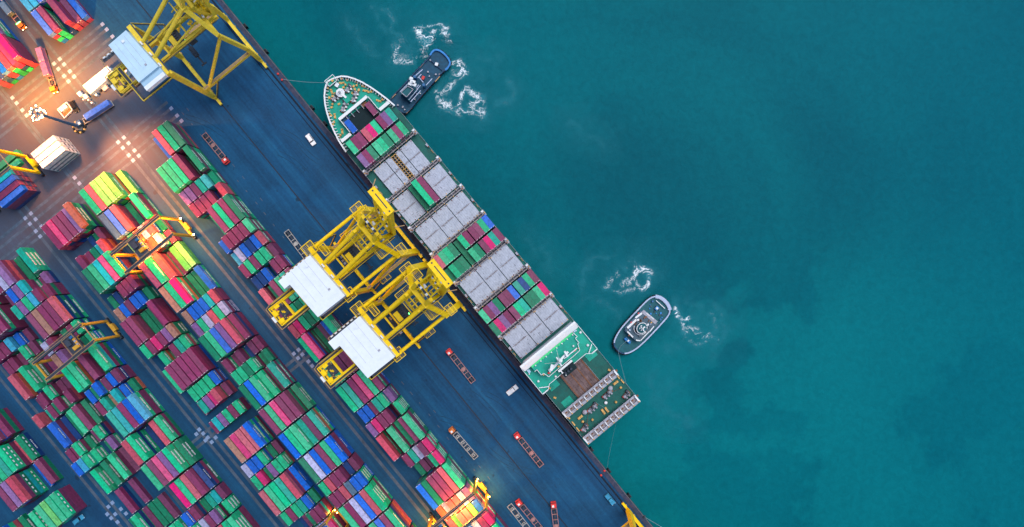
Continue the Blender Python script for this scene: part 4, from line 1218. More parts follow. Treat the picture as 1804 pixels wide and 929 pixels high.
# ------------------------------------------------------------------ rubber-tyred yard cranes
def rtg(u0, u1, vr, vl, label, lights=(), tv=0.5, body='rtg_orange', zt=19.4):
    uc = (u0 + u1) / 2; hu = (u1 - u0) / 2
    root = empty('yard_crane', dock(uc, vr, 0), TH); tag(root, label, 'crane', 'yard cranes')
    sp_ = vl - vr
    for x in (-hu, hu):
        m = MB(); m.beam((x, 0.4, zt), (x, sp_ - .4, zt), .75, 1.3, 'machine'); m.beam((x + .75 * (1 if x > 0 else -1), .4, zt + .6), (x + .75 * (1 if x > 0 else -1), sp_ - .4, zt + .6), .4, .08, 'grating')
        m.beam((x - .38, .4, zt + .68), (x - .38, sp_ - .4, zt + .68), .14, .14, 'rail_buff')
        m.rails([(x + 1.1 * (1 if x > 0 else -1), .4, zt + .6), (x + 1.1 * (1 if x > 0 else -1), sp_ - .4, zt + .6)], 1.0, .06, 'rail_buff', 2.2)
        m.build('top_girder', root)
        for v in (0, sp_):
            m = MB(); m.beam((x, v, 1.6), (x, v, zt - .4), .95, .95, body); m.box((x, v, zt), (1.2, 1.2, 1.2), body); m.build('leg', root)
            m = MB()
            m.box((x, v, 1.5), (2.6, 1.0, .9), 'machine')
            for d in (-.85, .85): m.tube((x + d, v - .45, .75), (x + d, v + .45, .75), .75, 'rubber', 12)
            m.build('wheel_bogie', root)
    for v in (0, sp_):
        m = MB(); m.beam((-hu, v, 2.2), (hu, v, 2.2), .9, .9, body)
        m.box((0, v + (.9 if v == 0 else -.9), 2.6), (3.4, 1.5, 2.0), body); m.build('sill_beam', root)
    m = MB(); m.beam((-hu, sp_, zt - .3), (hu, sp_, zt - .3), .5, .7, body); m.beam((-hu, 0, zt - .3), (hu, 0, zt - .3), .3, .5, 'rail_buff'); m.build('end_tie', root)
    t = sp_ * tv
    m = MB(); m.box((0, t, zt + .3), (2 * hu - .5, 5.2, .5), 'machine')
    m.box((-1.2, t - .8, zt + 1.1), (2.4, 2.0, 1.4), 'machine'); m.box((1.8, t + .6, zt + 1.0), (1.5, 2.6, 1.1), body); m.box((-2.6, t + 1.4, zt + .9), (1.0, 1.3, .9), 'cab_blue')
    for k in range(4): m.tube((-1.2 + k * .8, t + 1.4, zt + 1.1), (-1.2 + k * .8, t + 2.2, zt + 1.1), .5, 'frame_grey' if k % 2 else body, 8)
    m.rails([(-hu + .4, t - 2.5, zt + .6), (hu - .4, t - 2.5, zt + .6), (hu - .4, t + 2.5, zt + .6), (-hu + .4, t + 2.5, zt + .6)], 1.0, .06, 'rail_buff', 2, True)
    tr = m.build('trolley', root)
    m = MB(); m.box((hu - 2.6, t - 2.2, zt - 1.4), (2.2, 1.7, 2.2), 'cab_blue'); m.box((hu - 2.6, t - 2.2, zt - .26), (2.0, 1.5, .06), 'house_white'); m.build('operator_cab', tr)
    m = MB(); m.box((0, t, 14.6), (6.0, .5, .4), body); 
    for x in (-3, 3): m.box((x, t, 14.6), (.35, 2.3, .4), body)
    m.box((0, t, 15), (2.6, 1.4, .5), 'machine')
    for x in (-1.1, 1.1): m.tube((x, t, 15), (x, t, zt), .04, 'machine', 4)
    m.build('spreader', tr)
    for kind, x, v, z in lights:
        m = MB(); m.ball((x, v, z), .34, kind, 8, 6); m.build('lamp', root)
    return root
def blk(px_): return px_ * K
ends = [('lamp_warm', -4.4, .9, 2.6), ('lamp_warm', 4.4, .9, 2.6)]
rtg(-104.3, -95.3, blk(-402), blk(-501), 'orange lit yard crane straddling the second block by the warm lamps', ends, .56)
rtg(-90.3, -82.2, blk(-613), blk(-713), 'unlit yard crane with grey girders straddling the fourth block', (), .30)
rtg(62.0, 69.6, blk(-289), blk(-389), 'yard crane over the quayside block near the bottom edge, orange lamps lit',
    [('lamp_orange', -4.2, 1.0, 6), ('lamp_orange', 4.2, 1.0, 6), ('lamp_orange', -4.2, -24.8, 6), ('lamp_orange', -4.2, 1.4, 4)], .80)
rtg(-166.5, -157.6, blk(-540), blk(-640), 'yellow yard crane at the left edge beside the white stack', (), .8, 'crane_yellow')
rtg(33.5, 41.8, blk(-509), blk(-608), 'yard crane at the bottom edge between second and third block, one lamp lit', [('lamp_orange', -4.4, .7, 6), ('lamp_orange', -3.0, .7, 6)], .6)
# light from the yard crane lamps
WARM = (1.0, 0.40, 0.05)
for u, v, z, w in ((-100, -112.5, 18.0, 14000), (-98, -104.5, 18, 12000), (-98, -100.5, 15, 6500), (-106, -99, 12, 4000), (66, -79, 18.6, 13000), (66, -86, 18.6, 6000), (62, -95.2, 7, 13000), (63, -70.0, 5, 2600), (70, -70.0, 5, 2800), (33, -124.5, 5, 1200)):
    lamp(dock(u, v, z), w, WARM, .6)

# ------------------------------------------------------------------ tugboats
def local_frame(cx, cy, tx, ty, z):
    c = px(cx, cy, z); t = px(tx, ty, z); a = math.atan2(t.y - c.y, t.x - c.x); co_, si_ = math.cos(a), math.sin(a)
    def f(x, y, zz=None):
        p = px(x, y, z if zz is None else zz) - c
        return (p.x * co_ + p.y * si_, -p.x * si_ + p.y * co_)
    return Vector((c.x, c.y, 0)), a, f
def crop(ox, oy, sc, pts): return [(ox + a / sc, oy + b / sc) for a, b in pts]
def smooth(pts, n=3):
    for _ in range(n - 1):
        q = []
        for i, p in enumerate(pts):
            r = pts[(i + 1) % len(pts)]
            q += [(p[0] * .75 + r[0] * .25, p[1] * .75 + r[1] * .25), (p[0] * .25 + r[0] * .75, p[1] * .25 + r[1] * .75)]
        pts = q
    return pts
def tug_hull(root, out, deckmat, rimmat, tyremat, zd, rim_w, rim_sel=None, tyre_step=1.6):
    n = len(out); cx = sum(p[0] for p in out) / n; cy = sum(p[1] for p in out) / n
    m = MB()
    lo = [(cx + (p[0] - cx) * .90, cy + (p[1] - cy) * .82) for p in out]
    a = [(p[0], p[1], SEA - 1) for p in lo]; b = [(p[0], p[1], zd) for p in out]
    m.add(a + b, [(i, (i + 1) % n, n + (i + 1) % n, n + i) for i in range(n)], 'hull_dark'); m.build('hull', root)
    m = MB(); ar = sum(out[i][0] * out[(i + 1) % n][1] - out[(i + 1) % n][0] * out[i][1] for i in range(n))
    f = tuple(range(n)) if ar > 0 else tuple(range(n))[::-1]
    m.add([(p[0], p[1], zd - .25) for p in out], [f], deckmat); m.build('deck', root)
    m = MB()
    for i in range(n):
        p, q = out[i], out[(i + 1) % n]
        w = rim_w(p)
        k = .97
        m.beam((cx + (p[0] - cx) * k, cy + (p[1] - cy) * k, zd + .25), (cx + (q[0] - cx) * k, cy + (q[1] - cy) * k, zd + .25), w, .9, rimmat if rim_sel is None or rim_sel(p) else 'tug_blue')
    m.build('bulwark', root)
    acc = 0.0; nx = tyre_step
    for i in range(n):
        p, q = Vector((*out[i], 0)), Vector((*out[(i + 1) % n], 0)); d = (q - p).length
        while acc + d > nx:
            t = (nx - acc) / d; c = p.lerp(q, t); nx += tyre_step
            o = c - Vector((cx, cy, 0)); 
            mm = MB(); mm.ring((0, 0, 0), .48, .24, 'rubber', 10, 1)
            tn = (q - p).normalized()
            oo = mm.build('tyre_fender', root, (c.x + o.normalized().x * .2, c.y + o.normalized().y * .2, zd - .3), math.atan2(tn.y, tn.x))
        acc += d

o_, a_, T1 = local_frame(740, 141, 702, 188, -.5)
tug = empty('tugboat', (o_.x, o_.y, 0), a_); tag(tug, 'dark blue tugboat pushing its bow against the ship shoulder', 'tugboat', 'tugboats')
pts = crop(670, 60, 6.193, [(530, 270), (560, 205), (600, 168), (655, 175), (720, 225), (768, 290), (772, 335), (735, 385), (690, 412), (560, 560), (430, 705), (300, 868), (250, 880), (180, 830), (105, 760), (105, 710), (230, 590), (350, 455), (440, 355)])
out = smooth([T1(*p) for p in pts], 3)
SW_ = T1(*crop(670, 60, 6.193, [(690, 412)])[0])[0]
tug_hull(tug, out, 'tug_deck', 'tug_rim', 'rubber', -.2, lambda p: .75 if p[0] < SW_ - 1 else .35, lambda p: p[0] < SW_ - 1.5, 1.7)
def T1c(x, y, z=None): q = crop(670, 60, 6.193, [(x, y)])[0]; return T1(q[0], q[1], z)
m = MB()
P = [T1c(x, y, 3.0) for x, y in ((300, 550), (392, 612), (318, 735), (215, 645))]
m.prism(P, -.4, 3.0, 'tug_blue', 'tug_teal')
P = [T1c(x, y, 6.0) for x, y in ((300, 572), (362, 608), (290, 692), (228, 640))]
m.prism(P, 3.0, 6.0, 'tug_blue', 'tug_teal'); m.build('wheelhouse', tug)
m = MB()
m.rails([(p[0], p[1], 6.0) for p in P], .6, .14, 'frame_grey', 1.2, True)
for a, b in (((310, 720), (412, 600)), ((330, 742), (440, 618)), ((215, 632), (300, 548)), ((380, 460), (462, 388)), ((500, 560), (566, 488)), ((392, 585), (420, 556)), ((405, 598), (440, 562)), ((420, 470), (470, 530)), ((410, 480), (448, 440))):
    p, q = T1c(*a, 3.2), T1c(*b, 3.2); m.beam((*p, 3.2), (*q, 3.2), .3, .3, 'tug_fender')
m.build('handrail', tug)
m = MB()
for x, y, sx, sy in ((350, 520, 1.6, 2.2), (335, 480, 1.0, 1.3), (368, 550, 1.3, 1.6), (322, 545, .9, 1.6)): p = T1c(x, y, 7.5); m.box((*p, 6.6), (sx, sy, 1.2), 'ship_white', .3)
p = T1c(350, 525, 8); m.tube((*p, 3), (*p, 10), .22, 'ship_white', 8); m.beam((p[0], p[1] - 1.4, 9), (p[0], p[1] + 1.4, 9), .2, .2, 'ship_white')
m.build('mast', tug)
m = MB(); p = T1c(465, 475, 2); m.box((*p, 1.2), (1.5, 1.1, .9), 'red_paint', .2); m.build('red_locker', tug)
m = MB()
for x, y in ((375, 465), (473, 555)): p = T1c(x, y, 3.5); m.tube((*p, 0), (*p, 3.6), .62, 'cab_blue', 12)
m.build('exhaust_stack', tug)
m = MB(); p = T1c(615, 335, 0); m.box((*p, .35), (1.3, 1.3, 1.0), 'ship_white', .4); m.tube((p[0] - .4, p[1] - 1, .3), (p[0] - .4, p[1] + 1, .3), .4, 'machine', 10); m.build('tow_winch', tug)
m = MB()
for x, y, r in ((190, 775, .42), (245, 795, .45), (265, 825, .35), (545, 285, .35), (605, 440, .4), (645, 440, .35), (400, 600, .35), (400, 655, .35), (375, 712, .35), (435, 648, .25), (520, 412, .4), (535, 460, .35)): 
    p = T1c(x, y, .5); m.tube((*p, -.4), (*p, .5), r, 'frame_grey' if r > .34 else 'ship_white', 8)
p, q = T1c(535, 275, 0), T1c(685, 405, 0); m.beam((*p, .1), (*q, .1), .3, .5, 'tug_blue')
m.build('deck_fitting', tug)
m = MB()
for a, b in (((430, 368), (482, 312)), ((115, 708), (172, 655)), ((598, 522), (650, 463)), ((285, 862), (338, 808))):
    p, q = T1c(*a, .2), T1c(*b, .2); m.beam((*p, .3), (*q, .3), .38, .3, 'rail_buff')
m.build('fender_strip', tug)

o_, a_, T2 = local_frame(1130, 572, 1090, 618, -.5)
tug = empty('tugboat', (o_.x, o_.y, 0), a_); tag(tug, 'tugboat with pale fender rim lying clear of the stern on a towline', 'tugboat', 'tugboats')
pts = crop(1060, 500, 6.64, [(190, 800), (140, 745), (130, 690), (160, 610), (225, 510), (330, 395), (460, 255), (545, 170), (620, 133), (700, 152), (775, 222), (806, 290), (795, 360), (690, 480), (545, 635), (430, 745), (330, 812), (245, 828)])
out = smooth([T2(*p) for p in pts], 3)
xs = T2(*crop(1060, 500, 6.64, [(700, 400)])[0])[0]
tug_hull(tug, out, 'tug_teal', 'tug_fender', 'rubber', -.2, lambda p: 1.5 if p[0] < xs - 5.5 else .55, lambda p: p[0] < 14.2, 1.7)
def T2c(x, y, z=None): q = crop(1060, 500, 6.64, [(x, y)])[0]; return T2(q[0], q[1], z)
m = MB()
P = [T2c(x, y, 2.6) for x, y in ((470, 320), (660, 470), (500, 640), (440, 672), (390, 660), (280, 560), (285, 520))]
m.prism(P, -.4, 2.6, 'tug_fender', 'tug_grey'); m.build('deckhouse', tug)
m = MB(); P = [T2c(x, y, 2.75) for x, y in ((490, 305), (655, 440), (625, 475), (462, 335))]
m.prism(P, 2.4, 2.9, 'frame_grey', 'frame_grey')
p, q = T2c(525, 345, 2.95), T2c(610, 415, 2.95)
d = (Vector(q) - Vector(p)); 
for i in range(9):
    if i == 4: continue
    c = Vector(p) + d * ((i + .5) / 9); m.box((c.x, c.y, 2.93), (.26, .55, .02), 'letter_white', math.atan2(d.y, d.x) )
m.build('aft_shelter', tug)
m = MB(); c = T2c(470, 520, 5.6); k = 12
R_ = lambda r: [(c[0] + r * math.cos(2 * PI * i / k), c[1] + r * .86 * math.sin(2 * PI * i / k)) for i in range(k)]
m.prism(R_(2.25), 2.6, 5.6, 'glass_dark', 'tug_teal'); m.prism(R_(2.4), 2.4, 2.9, 'ship_white', 'tug_teal')
m.build('wheelhouse', tug)
m = MB(); r1 = R_(2.4)
for i in range(k):
    if i in (3,): continue
    m.beam((*r1[i], 5.75), (*r1[(i + 1) % k], 5.75), .26, .3, 'ship_white')
r2 = [(c[0] + 3.2 * math.cos(2 * PI * i / 16), c[1] + 2.9 * math.sin(2 * PI * i / 16)) for i in range(16)]
for i in range(-3, 4): m.beam((*r2[i], 3.6), (*r2[i + 1], 3.6), .26, .25, 'ship_white')
m.build('roof_rail', tug)
m = MB(); m.tube((*c, 5.6), (*c, 9), .25, 'ship_white', 8); m.beam((c[0] - 1.2, c[1], 7.6), (c[0] + 1.2, c[1], 7.6), .3, .25, 'ship_white'); m.beam((c[0], c[1] - 1.3, 8.2), (c[0] + .5, c[1] + 1.3, 8.2), .3, .25, 'ship_white')
for x, y in ((-.9, .5), (.7, -.7), (.3, .9), (-.5, -.9)): m.box((c[0] + x, c[1] + y, 6.2), (.6, .4, .5), 'ship_white', x)
m.build('mast', tug)
m = MB()
for a, b, w in (((470, 345), (395, 400), 1.3), ((405, 420), (300, 520), 1.5), ((300, 560), (370, 630), .9), ((400, 660), (450, 668), .8), ((455, 665), (555, 560), .6), ((560, 560), (610, 500), .7)):
    p, q = T2c(*a, 3.0), T2c(*b, 3.0); m.beam((*p, 2.9), (*q, 2.9), w * .6, .5, 'ship_white')
for x, y, mt_ in ((345, 452, 'red_paint'), (430, 345, 'red_paint'), (320, 605, 'rust'), (500, 400, 'rust'), (580, 455, 'buff')): p = T2c(x, y, 3.2); m.box((*p, 3.2), (.7, .5, .5), mt_)
rg = random.Random(8)
for k_ in range(26):
    x, y = rg.uniform(310, 600), rg.uniform(380, 640)
    p = T2c(x, y, 3.0)
    if abs(p[0] - c[0]) < 7 and 2.6 < math.hypot(p[0] - c[0], p[1] - c[1]) < 5.2: m.box((*p, 2.9), (rg.uniform(.3, 1.0), rg.uniform(.3, .9), .6), rg.choice(('tug_grey', 'ship_white', 'tug_fender', 'machine', 'rust')), rg.random())
m.build('deckhouse_trim', tug)
m = MB()
for k_ in range(12):
    x, y = rg.uniform(560, 720), rg.uniform(230, 400); p = T2c(x, y, .4); m.box((*p, -.2), (rg.uniform(.3, .9), rg.uniform(.3, .8), .5), rg.choice(('tug_grey', 'machine', 'tug_rim')), rg.random())
m.build('deck_gear', tug)
m = MB(); p = T2c(305, 662, .8); m.box((*p, .2), (1.5, 3.0, 1.0), 'cab_blue', .0); m.tube((p[0] + .3, p[1] - 1.6, .7), (p[0] + .3, p[1] + 1.6, .7), .55, 'tug_rim', 10); m.box((p[0], p[1] + .2, 1.1), (.9, .6, .5), 'ship_white')
m.build('tow_winch', tug)
m = MB(); p = T2c(645, 287, .4); m.box((*p, .3), (1.6, 1.3, .9), 'tug_rim', .0); m.box((p[0], p[1], .85), (.8, .9, .3), 'ship_white')
for x, y in ((597, 207), (688, 418)): p = T2c(x, y, .4); m.tube((*p, -.3), (*p, .6), .45, 'cab_blue', 8)
p, q = T2c(635, 195, .4), T2c(738, 290, .4); m.beam((*p, .6), (*q, .6), .28, .25, 'ship_white')
m.build('stern_gear', tug)

# ------------------------------------------------------------------ ropes
def rope(name, pts, r, label, mt_='rope'):
    m = MB(); m.path([Vector(p) for p in pts], r, mt_, 5); o = m.build(name); return tag(o, label, 'rope', 'ropes')
def sag(a, b, s, n=8): return [Vector(a).lerp(Vector(b), i / n) - Vector((0, 0, s * 4 * (i / n) * (1 - i / n))) for i in range(n + 1)]
bt = px(1089, 619, 1.0); st = ship_world(175.5, 14.0, 9.8)
wpt = crop(1060, 500, 6.64, [(300, 662)])[0]
rope('tow_rope', [px(*wpt, 1.2), px(*crop(1060, 500, 6.64, [(225, 725)])[0], 1.2), bt] + sag(bt, st, 1.0)[1:], .07, 'towline between the second tugboat and the ship stern')
rope('mooring_rope', sag(ship_world(.3, -1.0, 10.8), px(498, 140, .6), 2.0), .09, 'bow mooring line from the ship to the quay')
rope('mooring_rope', sag(ship_world(183, 3.5, 9.4), px(1069, 826, .6), 1.5), .03, 'thin stern mooring line from the ship to a red bollard')
rope('mooring_rope', sag(px(1137, 912, .5), px(1240, 975, 6), .8), .11, 'mooring line leaving the quay at the bottom edge')

# ------------------------------------------------------------------ quay furniture
def bollard(x, y, mt_, label):
    p = px(x, y, .5); m = MB(); m.tube((0, 0, 0), (0, 0, .55), .38, mt_, 10, .28); m.ball((0, 0, .62), .46, mt_, 10, 5, .5); m.box((0, 0, .04), (1.2, 1.2, .08), 'machine')
    o = m.build('bollard', None, (p.x, p.y, .12)); tag(o, label, 'bollard', 'quay bollards')
bollard(1065, 829.5, 'red_paint', 'red mooring bollard holding the thin stern line')
bollard(1059, 837.5, 'red_paint', 'small red bollard landward of the one with a line')
bollard(497, 141, 'red_paint', 'red mooring bollard holding the bow line')
bollard(490, 130.5, 'red_paint', 'red mooring bollard just above the bow line bollard')
bollard(1135, 911, 'machine', 'black bollard holding the rope at the bottom edge')
for i, (x, y) in enumerate(((430, 45.5), (466, 90.5), (547, 190), (570, 218), (1074, 830), (1110, 873.5), (1040, 795))):
    q = to_dock(x, y); m = MB(); m.box((0, .45, -1.2), (1.6, .9, 2.2), 'rubber'); m.box((0, 1.0, -1.2), (1.9, .2, 2.4), 'machine')
    o = m.build('quay_fender', None, dock(q.x, QE, 0), TH)
    tag(o, f"black rubber fender on the quay wall, {ORD[i]} along the edge from the top", 'fender', 'quay fenders')

# ------------------------------------------------------------------ vehicles
def truck(cab, tail, label, cabmat='red_paint', load=None, skel='trailer_frame', cabin=True, style=0, light=None):
    a = px(*cab, 1.4); b = px(*tail, 1.4); ang = math.atan2(a.y - b.y, a.x - b.x); L = (a - b).length
    root = empty('container_truck' if cabin else 'container_trailer', (b.x, b.y, 0), ang)
    tag(root, label, 'truck' if cabin else 'trailer', 'terminal trucks and trailers')
    TL = L - (3.0 if cabin else 0)
    m = MB()
    for y in (-1.12, 1.12): m.beam((0, y, 1.25), (TL, y, 1.25), .26, .35, skel)
    for i in range(7):
        x = .15 + i * (TL - .3) / 6; m.beam((x, -1.12, 1.25), (x, 1.12, 1.25), .26, .3, skel)
    if style == 0:
        m.box((TL * .47, 0, 1.3), (TL * .11, 1.5, .25), skel); m.box((TL * .47, 0, 1.42), (TL * .03, 2.2, .1), skel)
    else:
        for i in range(4):
            x = TL * (.12 + .25 * i); m.box((x, 0, 1.45), (1.1, 1.3, .16), skel); m.box((x, 0, 1.54), (.5, .7, .06), 'machine')
    m.box((TL * .5, 0, .95), (TL - .5, .7, .4), 'machine')
    m.build('chassis', root)
    for x in (1.0, 2.3):
        for y in (-.95, .95):
            m = MB(); m.tube((x, y - .25, .52), (x, y + .25, .52), .52, 'rubber', 12); m.build('wheel', root)
    if cabin:
        m = MB(); x = L - 1.35
        m.box((L - 2.6, 0, .85), (2.6, 1.1, .6), 'machine')
        m.box((x, 0, 1.75), (1.9, 2.35, 2.1), cabmat, 0, .96); m.box((x + .9, 0, 1.1), (.9, 2.2, .9), cabmat)
        m.box((x + .98, 0, 2.1), (.06, 1.9, .9), 'glass_dark'); m.box((x, 0, 2.1), (1.1, 2.38, .7), 'glass_dark'); m.box((x - .2, .3, 2.83), (.9, .9, .08), 'ship_white' if light is None else cabmat)
        m.tube((x - 1.1, .8, 1), (x - 1.1, .8, 3.0), .12, 'machine', 6)
        cabo = m.build('cab', root)
        for xx in (L - 3.1, L - .9):
            for y in (-1.0, 1.0):
                m = MB(); m.tube((xx, y - .2, .52), (xx, y + .2, .52), .52, 'rubber', 12); m.build('wheel', root)
        if light:
            m = MB()
            if 'g' in light: m.box((x - .9, 0, 2.9), (.4, 2.0, .15), 'lamp_green')
            for y in (-.8, .8): m.box((x + 1.38, y, 1.0), (.1, .35, .3), 'lamp_warm')
            m.build('headlight', root)
    if load:
        n = len(load); LL = L20 if n > 1 else L40
        for i, k in enumerate(load):
            xc = .3 + LL / 2 + i * (LL + .15)
            p = Vector((b.x, b.y, 0)) + Vector((math.cos(ang) * xc, math.sin(ang) * xc, 1.45))
            container(p, ang, LL, k, f"{PAINT[k][0]} {'container' if n == 1 else 'container nearer the cab' if i else 'container behind'}, load of the {' '.join(label.split()[:2])} by the {'mast' if n == 1 else 'pen' if k == 'v' else 'upper stacks'}" , 'containers on trucks', None, 1)
    return root
truck((401.5, 288), (358.5, 236), 'red cabbed truck with empty frame trailer by the upper quayside block')
truck((540, 455), (504, 407), 'empty trailer without cab beside the quayside block near the white house', skel='trailer_grey', cabin=False)
truck((788.5, 616), (834, 673.5), 'red cabbed truck with empty trailer below the crane pair')
truck((793, 754), (839, 807.5), 'orange red cabbed truck with grey trailer beside the quayside block', 'orange_paint', None, 'trailer_grey', True, 1)
truck((908, 763.5), (954.5, 821.5), 'red cabbed truck with empty trailer alone on the open apron')
truck((911, 881.5), (957, 938), 'red cabbed truck with empty trailer at the bottom, beside a parked trailer')
truck((897, 890), (938, 942), 'grey parked trailer without cab at the bottom edge', skel='trailer_grey', cabin=False, style=1)
truck((974.5, 884), (983, 955), 'red cabbed truck with trailer running out of the bottom edge')
truck((97, 163), (73, 86), 'orange truck with twin violet containers on the floodlit road', 'orange_paint', 'vv', 'trailer_frame', True, 0, 'w')
truck((42, 50), (-8, -13), 'orange truck with headlights beside the upper left stacks', 'orange_paint', 'ns', 'trailer_frame', True, 0, 'gw')
truck((137, 221), (198, 181.5), 'blue loaded trailer with striped nose near the floodlight mast', 'mast_blue', 'b', 'trailer_grey', True, 0)
# dark heavy gear parked under the crane pair
for i, (x, y, a) in enumerate(((612, 462, 0.9), (632, 446, .85), (712, 558, .9), (695, 575, .9))):
    p = px(x, y, 2); m = MB(); rg = random.Random(i)
    m.box((0, 0, .9), (9.0, 3.2, .7), 'machine')
    for k in range(14): m.box((rg.uniform(-4, 4), rg.uniform(-1.4, 1.4), 1.6), (rg.uniform(.5, 1.8), rg.uniform(.4, 1.3), rg.uniform(.4, 1.4)), rg.choice(('machine', 'machine', 'steel_dark', 'rail_buff', 'frame_grey')))
    o = m.build('spreader_frame', None, (p.x, p.y, 0), TH + (0 if i % 2 else PI / 2) * 0)
    tag(o, ('dark lifting gear parked under the upstream crane, landward one', 'dark lifting gear parked under the upstream crane, water side one',
            'dark lifting gear parked under the downstream crane, water side one', 'dark lifting gear parked under the downstream crane, landward one')[i], 'lifting gear', 'parked lifting gear')

def car(x, y, dx, dy, mt_, label, pickup=False, cat='car'):
    p = px(x, y, .8); ang = math.atan2(-dy, dx)
    root = empty('pickup_truck' if pickup else 'parked_car', (p.x, p.y, 0), ang); tag(root, label, cat, 'cars on the port roads'); root.scale = (1.18, 1.15, 1.1)
    body = [(-2.25, .45), (-2.25, .85), (-2.05, 1.0), (1.0, 1.0), (2.1, .85), (2.25, .6), (2.25, .45)]
    m = MB(); w = .88; n = len(body)
    m.add([(a, -w, b) for a, b in body] + [(a, w, b) for a, b in body], [(i, n + i, n + (i + 1) % n, (i + 1) % n) for i in range(n)] + [tuple(range(n)), tuple(range(2 * n - 1, n - 1, -1))], mt_)
    if pickup:
        m.box((-1.35, 0, 1.02), (1.6, 1.3, .04), mt_)
        for yy in (-.8, .8): m.box((-1.35, yy, 1.15), (1.7, .1, .35), mt_)
        m.box((-2.2, 0, 1.15), (.1, 1.7, .35), mt_)
    m.build('body', root)
    m = MB(); x0, x1 = (-.4, .9) if pickup else (-1.7, 1.0)
    m.box(((x0 + x1) / 2, 0, 1.3), (x1 - x0, 1.6, .6), 'glass_dark', 0, .82); m.box(((x0 + x1) / 2 - .05, 0, 1.61), ((x1 - x0) * .8, 1.36, .05), mt_); m.build('cabin', root)
    for a in (-1.4, 1.4):
        for yy in (-.82, .82):
            m = MB(); m.tube((a, yy - .1, .34), (a, yy + .1, .34), .34, 'rubber', 12); m.build('wheel', root)
    m = MB()
    for yy in (-.6, .6): m.box((2.22, yy, .72), (.08, .35, .16), 'ship_white')
    m.build('headlight', root)
car(547.5, 246.5, .58, .81, 'car_white', 'white car alone on the upper apron')
car(902.5, 687.5, .78, -.62, 'car_white', 'white pickup on the apron beside the ship bridge', True, 'pickup')
car(1075, 880, .62, .78, 'car_blue', 'pale blue pickup near the quay edge at the bottom', True, 'pickup')
car(131, 188, .5, .85, 'car_black', 'black car beside the fenced pen on the floodlit road')
car(51.5, 811.5, .8, -.6, 'car_blue', 'pale blue car between stacks in the lower left')
car(138, 916, .8, -.6, 'car_blue', 'small blue grey car at the lower left edge of the cross road')

# ------------------------------------------------------------------ floodlight mast, sheds
mp = px(141, 224); 
mast = empty('floodlight_mast', (mp.x, mp.y, 0), 0); tag(mast, 'tall floodlight mast with a ring of blazing lamps at upper left', 'light mast')
m = MB(); m.tube((0, 0, 0), (0, 0, 27), .75, 'mast_blue', 10, .45); m.build('pole', mast)
m = MB(); m.box((0, 0, .5), (3.2, 3.2, 1.0), 'concrete')
for i in range(14):
    a = 2 * PI * i / 14; m.box((2.5 * math.cos(a), 2.5 * math.sin(a), .45), (.7, .7, .9), 'buff' if i % 2 else 'rubber', a)
m.build('base', mast)
m = MB(); m.ring((0, 0, 27), 2.0, .18, 'mast_blue', 16); m.beam((-2, 0, 27), (2, 0, 27), .2, .2, 'mast_blue'); m.beam((0, -2, 27), (0, 2, 27), .2, .2, 'mast_blue'); m.build('lamp_ring', mast)
rg = random.Random(2)
for i in range(20):
    a = 2 * PI * i / 20 + rg.uniform(-.1, .1); r = rg.uniform(1.4, 3.1) * (1.15 if math.cos(a) < 0 else .95)
    m = MB(); m.ball((0, 0, 0), rg.uniform(.2, .36), 'lamp_warm', 8, 5); m.build('lamp', mast, (r * math.cos(a), r * math.sin(a), 26.5 + rg.uniform(-.4, .2)))
for (ax, ay), w, sp_, c in (((60, 125), 270000, 88, (1.0, .30, .02)), ((0, 210), 180000, 88, (1.0, .30, .03)), ((185, 75), 220000, 82, (1.0, .35, .07)), ((228, 262), 65000, 55, (1.0, .40, .13)), ((300, 345), 260000, 95, (1.0, .27, .07)), ((420, 480), 400000, 55, (1.0, .27, .08)), ((110, 190), 46000, 100, (1.0, .40, .10)), ((110, 330), 90000, 80, (1.0, .30, .08))):
    t_ = px(ax, ay, 0); dd = (t_ - mp); dd.z = 0; dd = dd.normalized() * 4.2 if dd.length > 1 else dd
    lamp((mp.x + dd.x, mp.y + dd.y, 26.2), w, c, 2.0, sp_, t_)

def at_dock_poly(pts, z): return [to_dock(*p, z) for p in pts]
P = at_dock_poly(((144.8, 151), (188, 116), (200.5, 128.7), (158.4, 165.8)), 4.2)
m = MB(); m.prism([(p.x, p.y) for p in P], 0, 4.0, 'house_blue', 'house_white'); c0 = (P[0] + P[3]) / 2; c1 = (P[1] + P[2]) / 2
m.beam((c0.x, c0.y, 4.05), (c1.x, c1.y, 4.05), .25, .14, 'house_white')
shed = empty('site_shed', (0, 0, 0), TH); tag(shed, 'long white roofed shed beside the pale crane, lit by the mast', 'shed')
m.build('roof', shed)
m = MB(); P = at_dock_poly(((205, 124), (213, 117), (223, 123), (214, 140)), 4.0); m.prism([(p.x, p.y) for p in P], 0, 3.6, 'house_blue', 'house_white'); m.build('side_room', shed)
m = MB()
for x, y, s, mt_ in ((142, 166.5, 2.0, 'house_white'), (152, 171, 1.9, 'ship_white'), (167, 163, .9, 'ship_white'), (171, 168, 1.0, 'house_blue'), (185, 154, 3.0, 'frame_grey'), (176, 158, 1.4, 'machine'), (163, 182, .8, 'ship_white'), (157, 177, .7, 'ship_white'), (148, 176, .6, 'ship_white')):
    p = to_dock(x, y, 1); m.box((p.x, p.y, .9), (s, s * .8, 1.8), mt_)
tag(m.build('yard_boxes', None, (0, 0, 0), TH), 'huddle of white boxes and gear beside the white roofed shed', 'boxes')
P = at_dock_poly(((101, 193), (117, 180), (127, 194), (113, 208)), 1.5)
pen = empty('fenced_pen', (0, 0, 0), TH); tag(pen, 'white railed pen holding pale boxes near the black car', 'pen')
m = MB(); m.rails([(p.x, p.y, 0) for p in P], 1.4, .12, 'ship_white', 1.6, True); m.build('fence', pen)
m = MB(); m.prism([(p.x, p.y) for p in P], 0.01, .12, 'rust'); m.build('floor', pen)
m = MB()
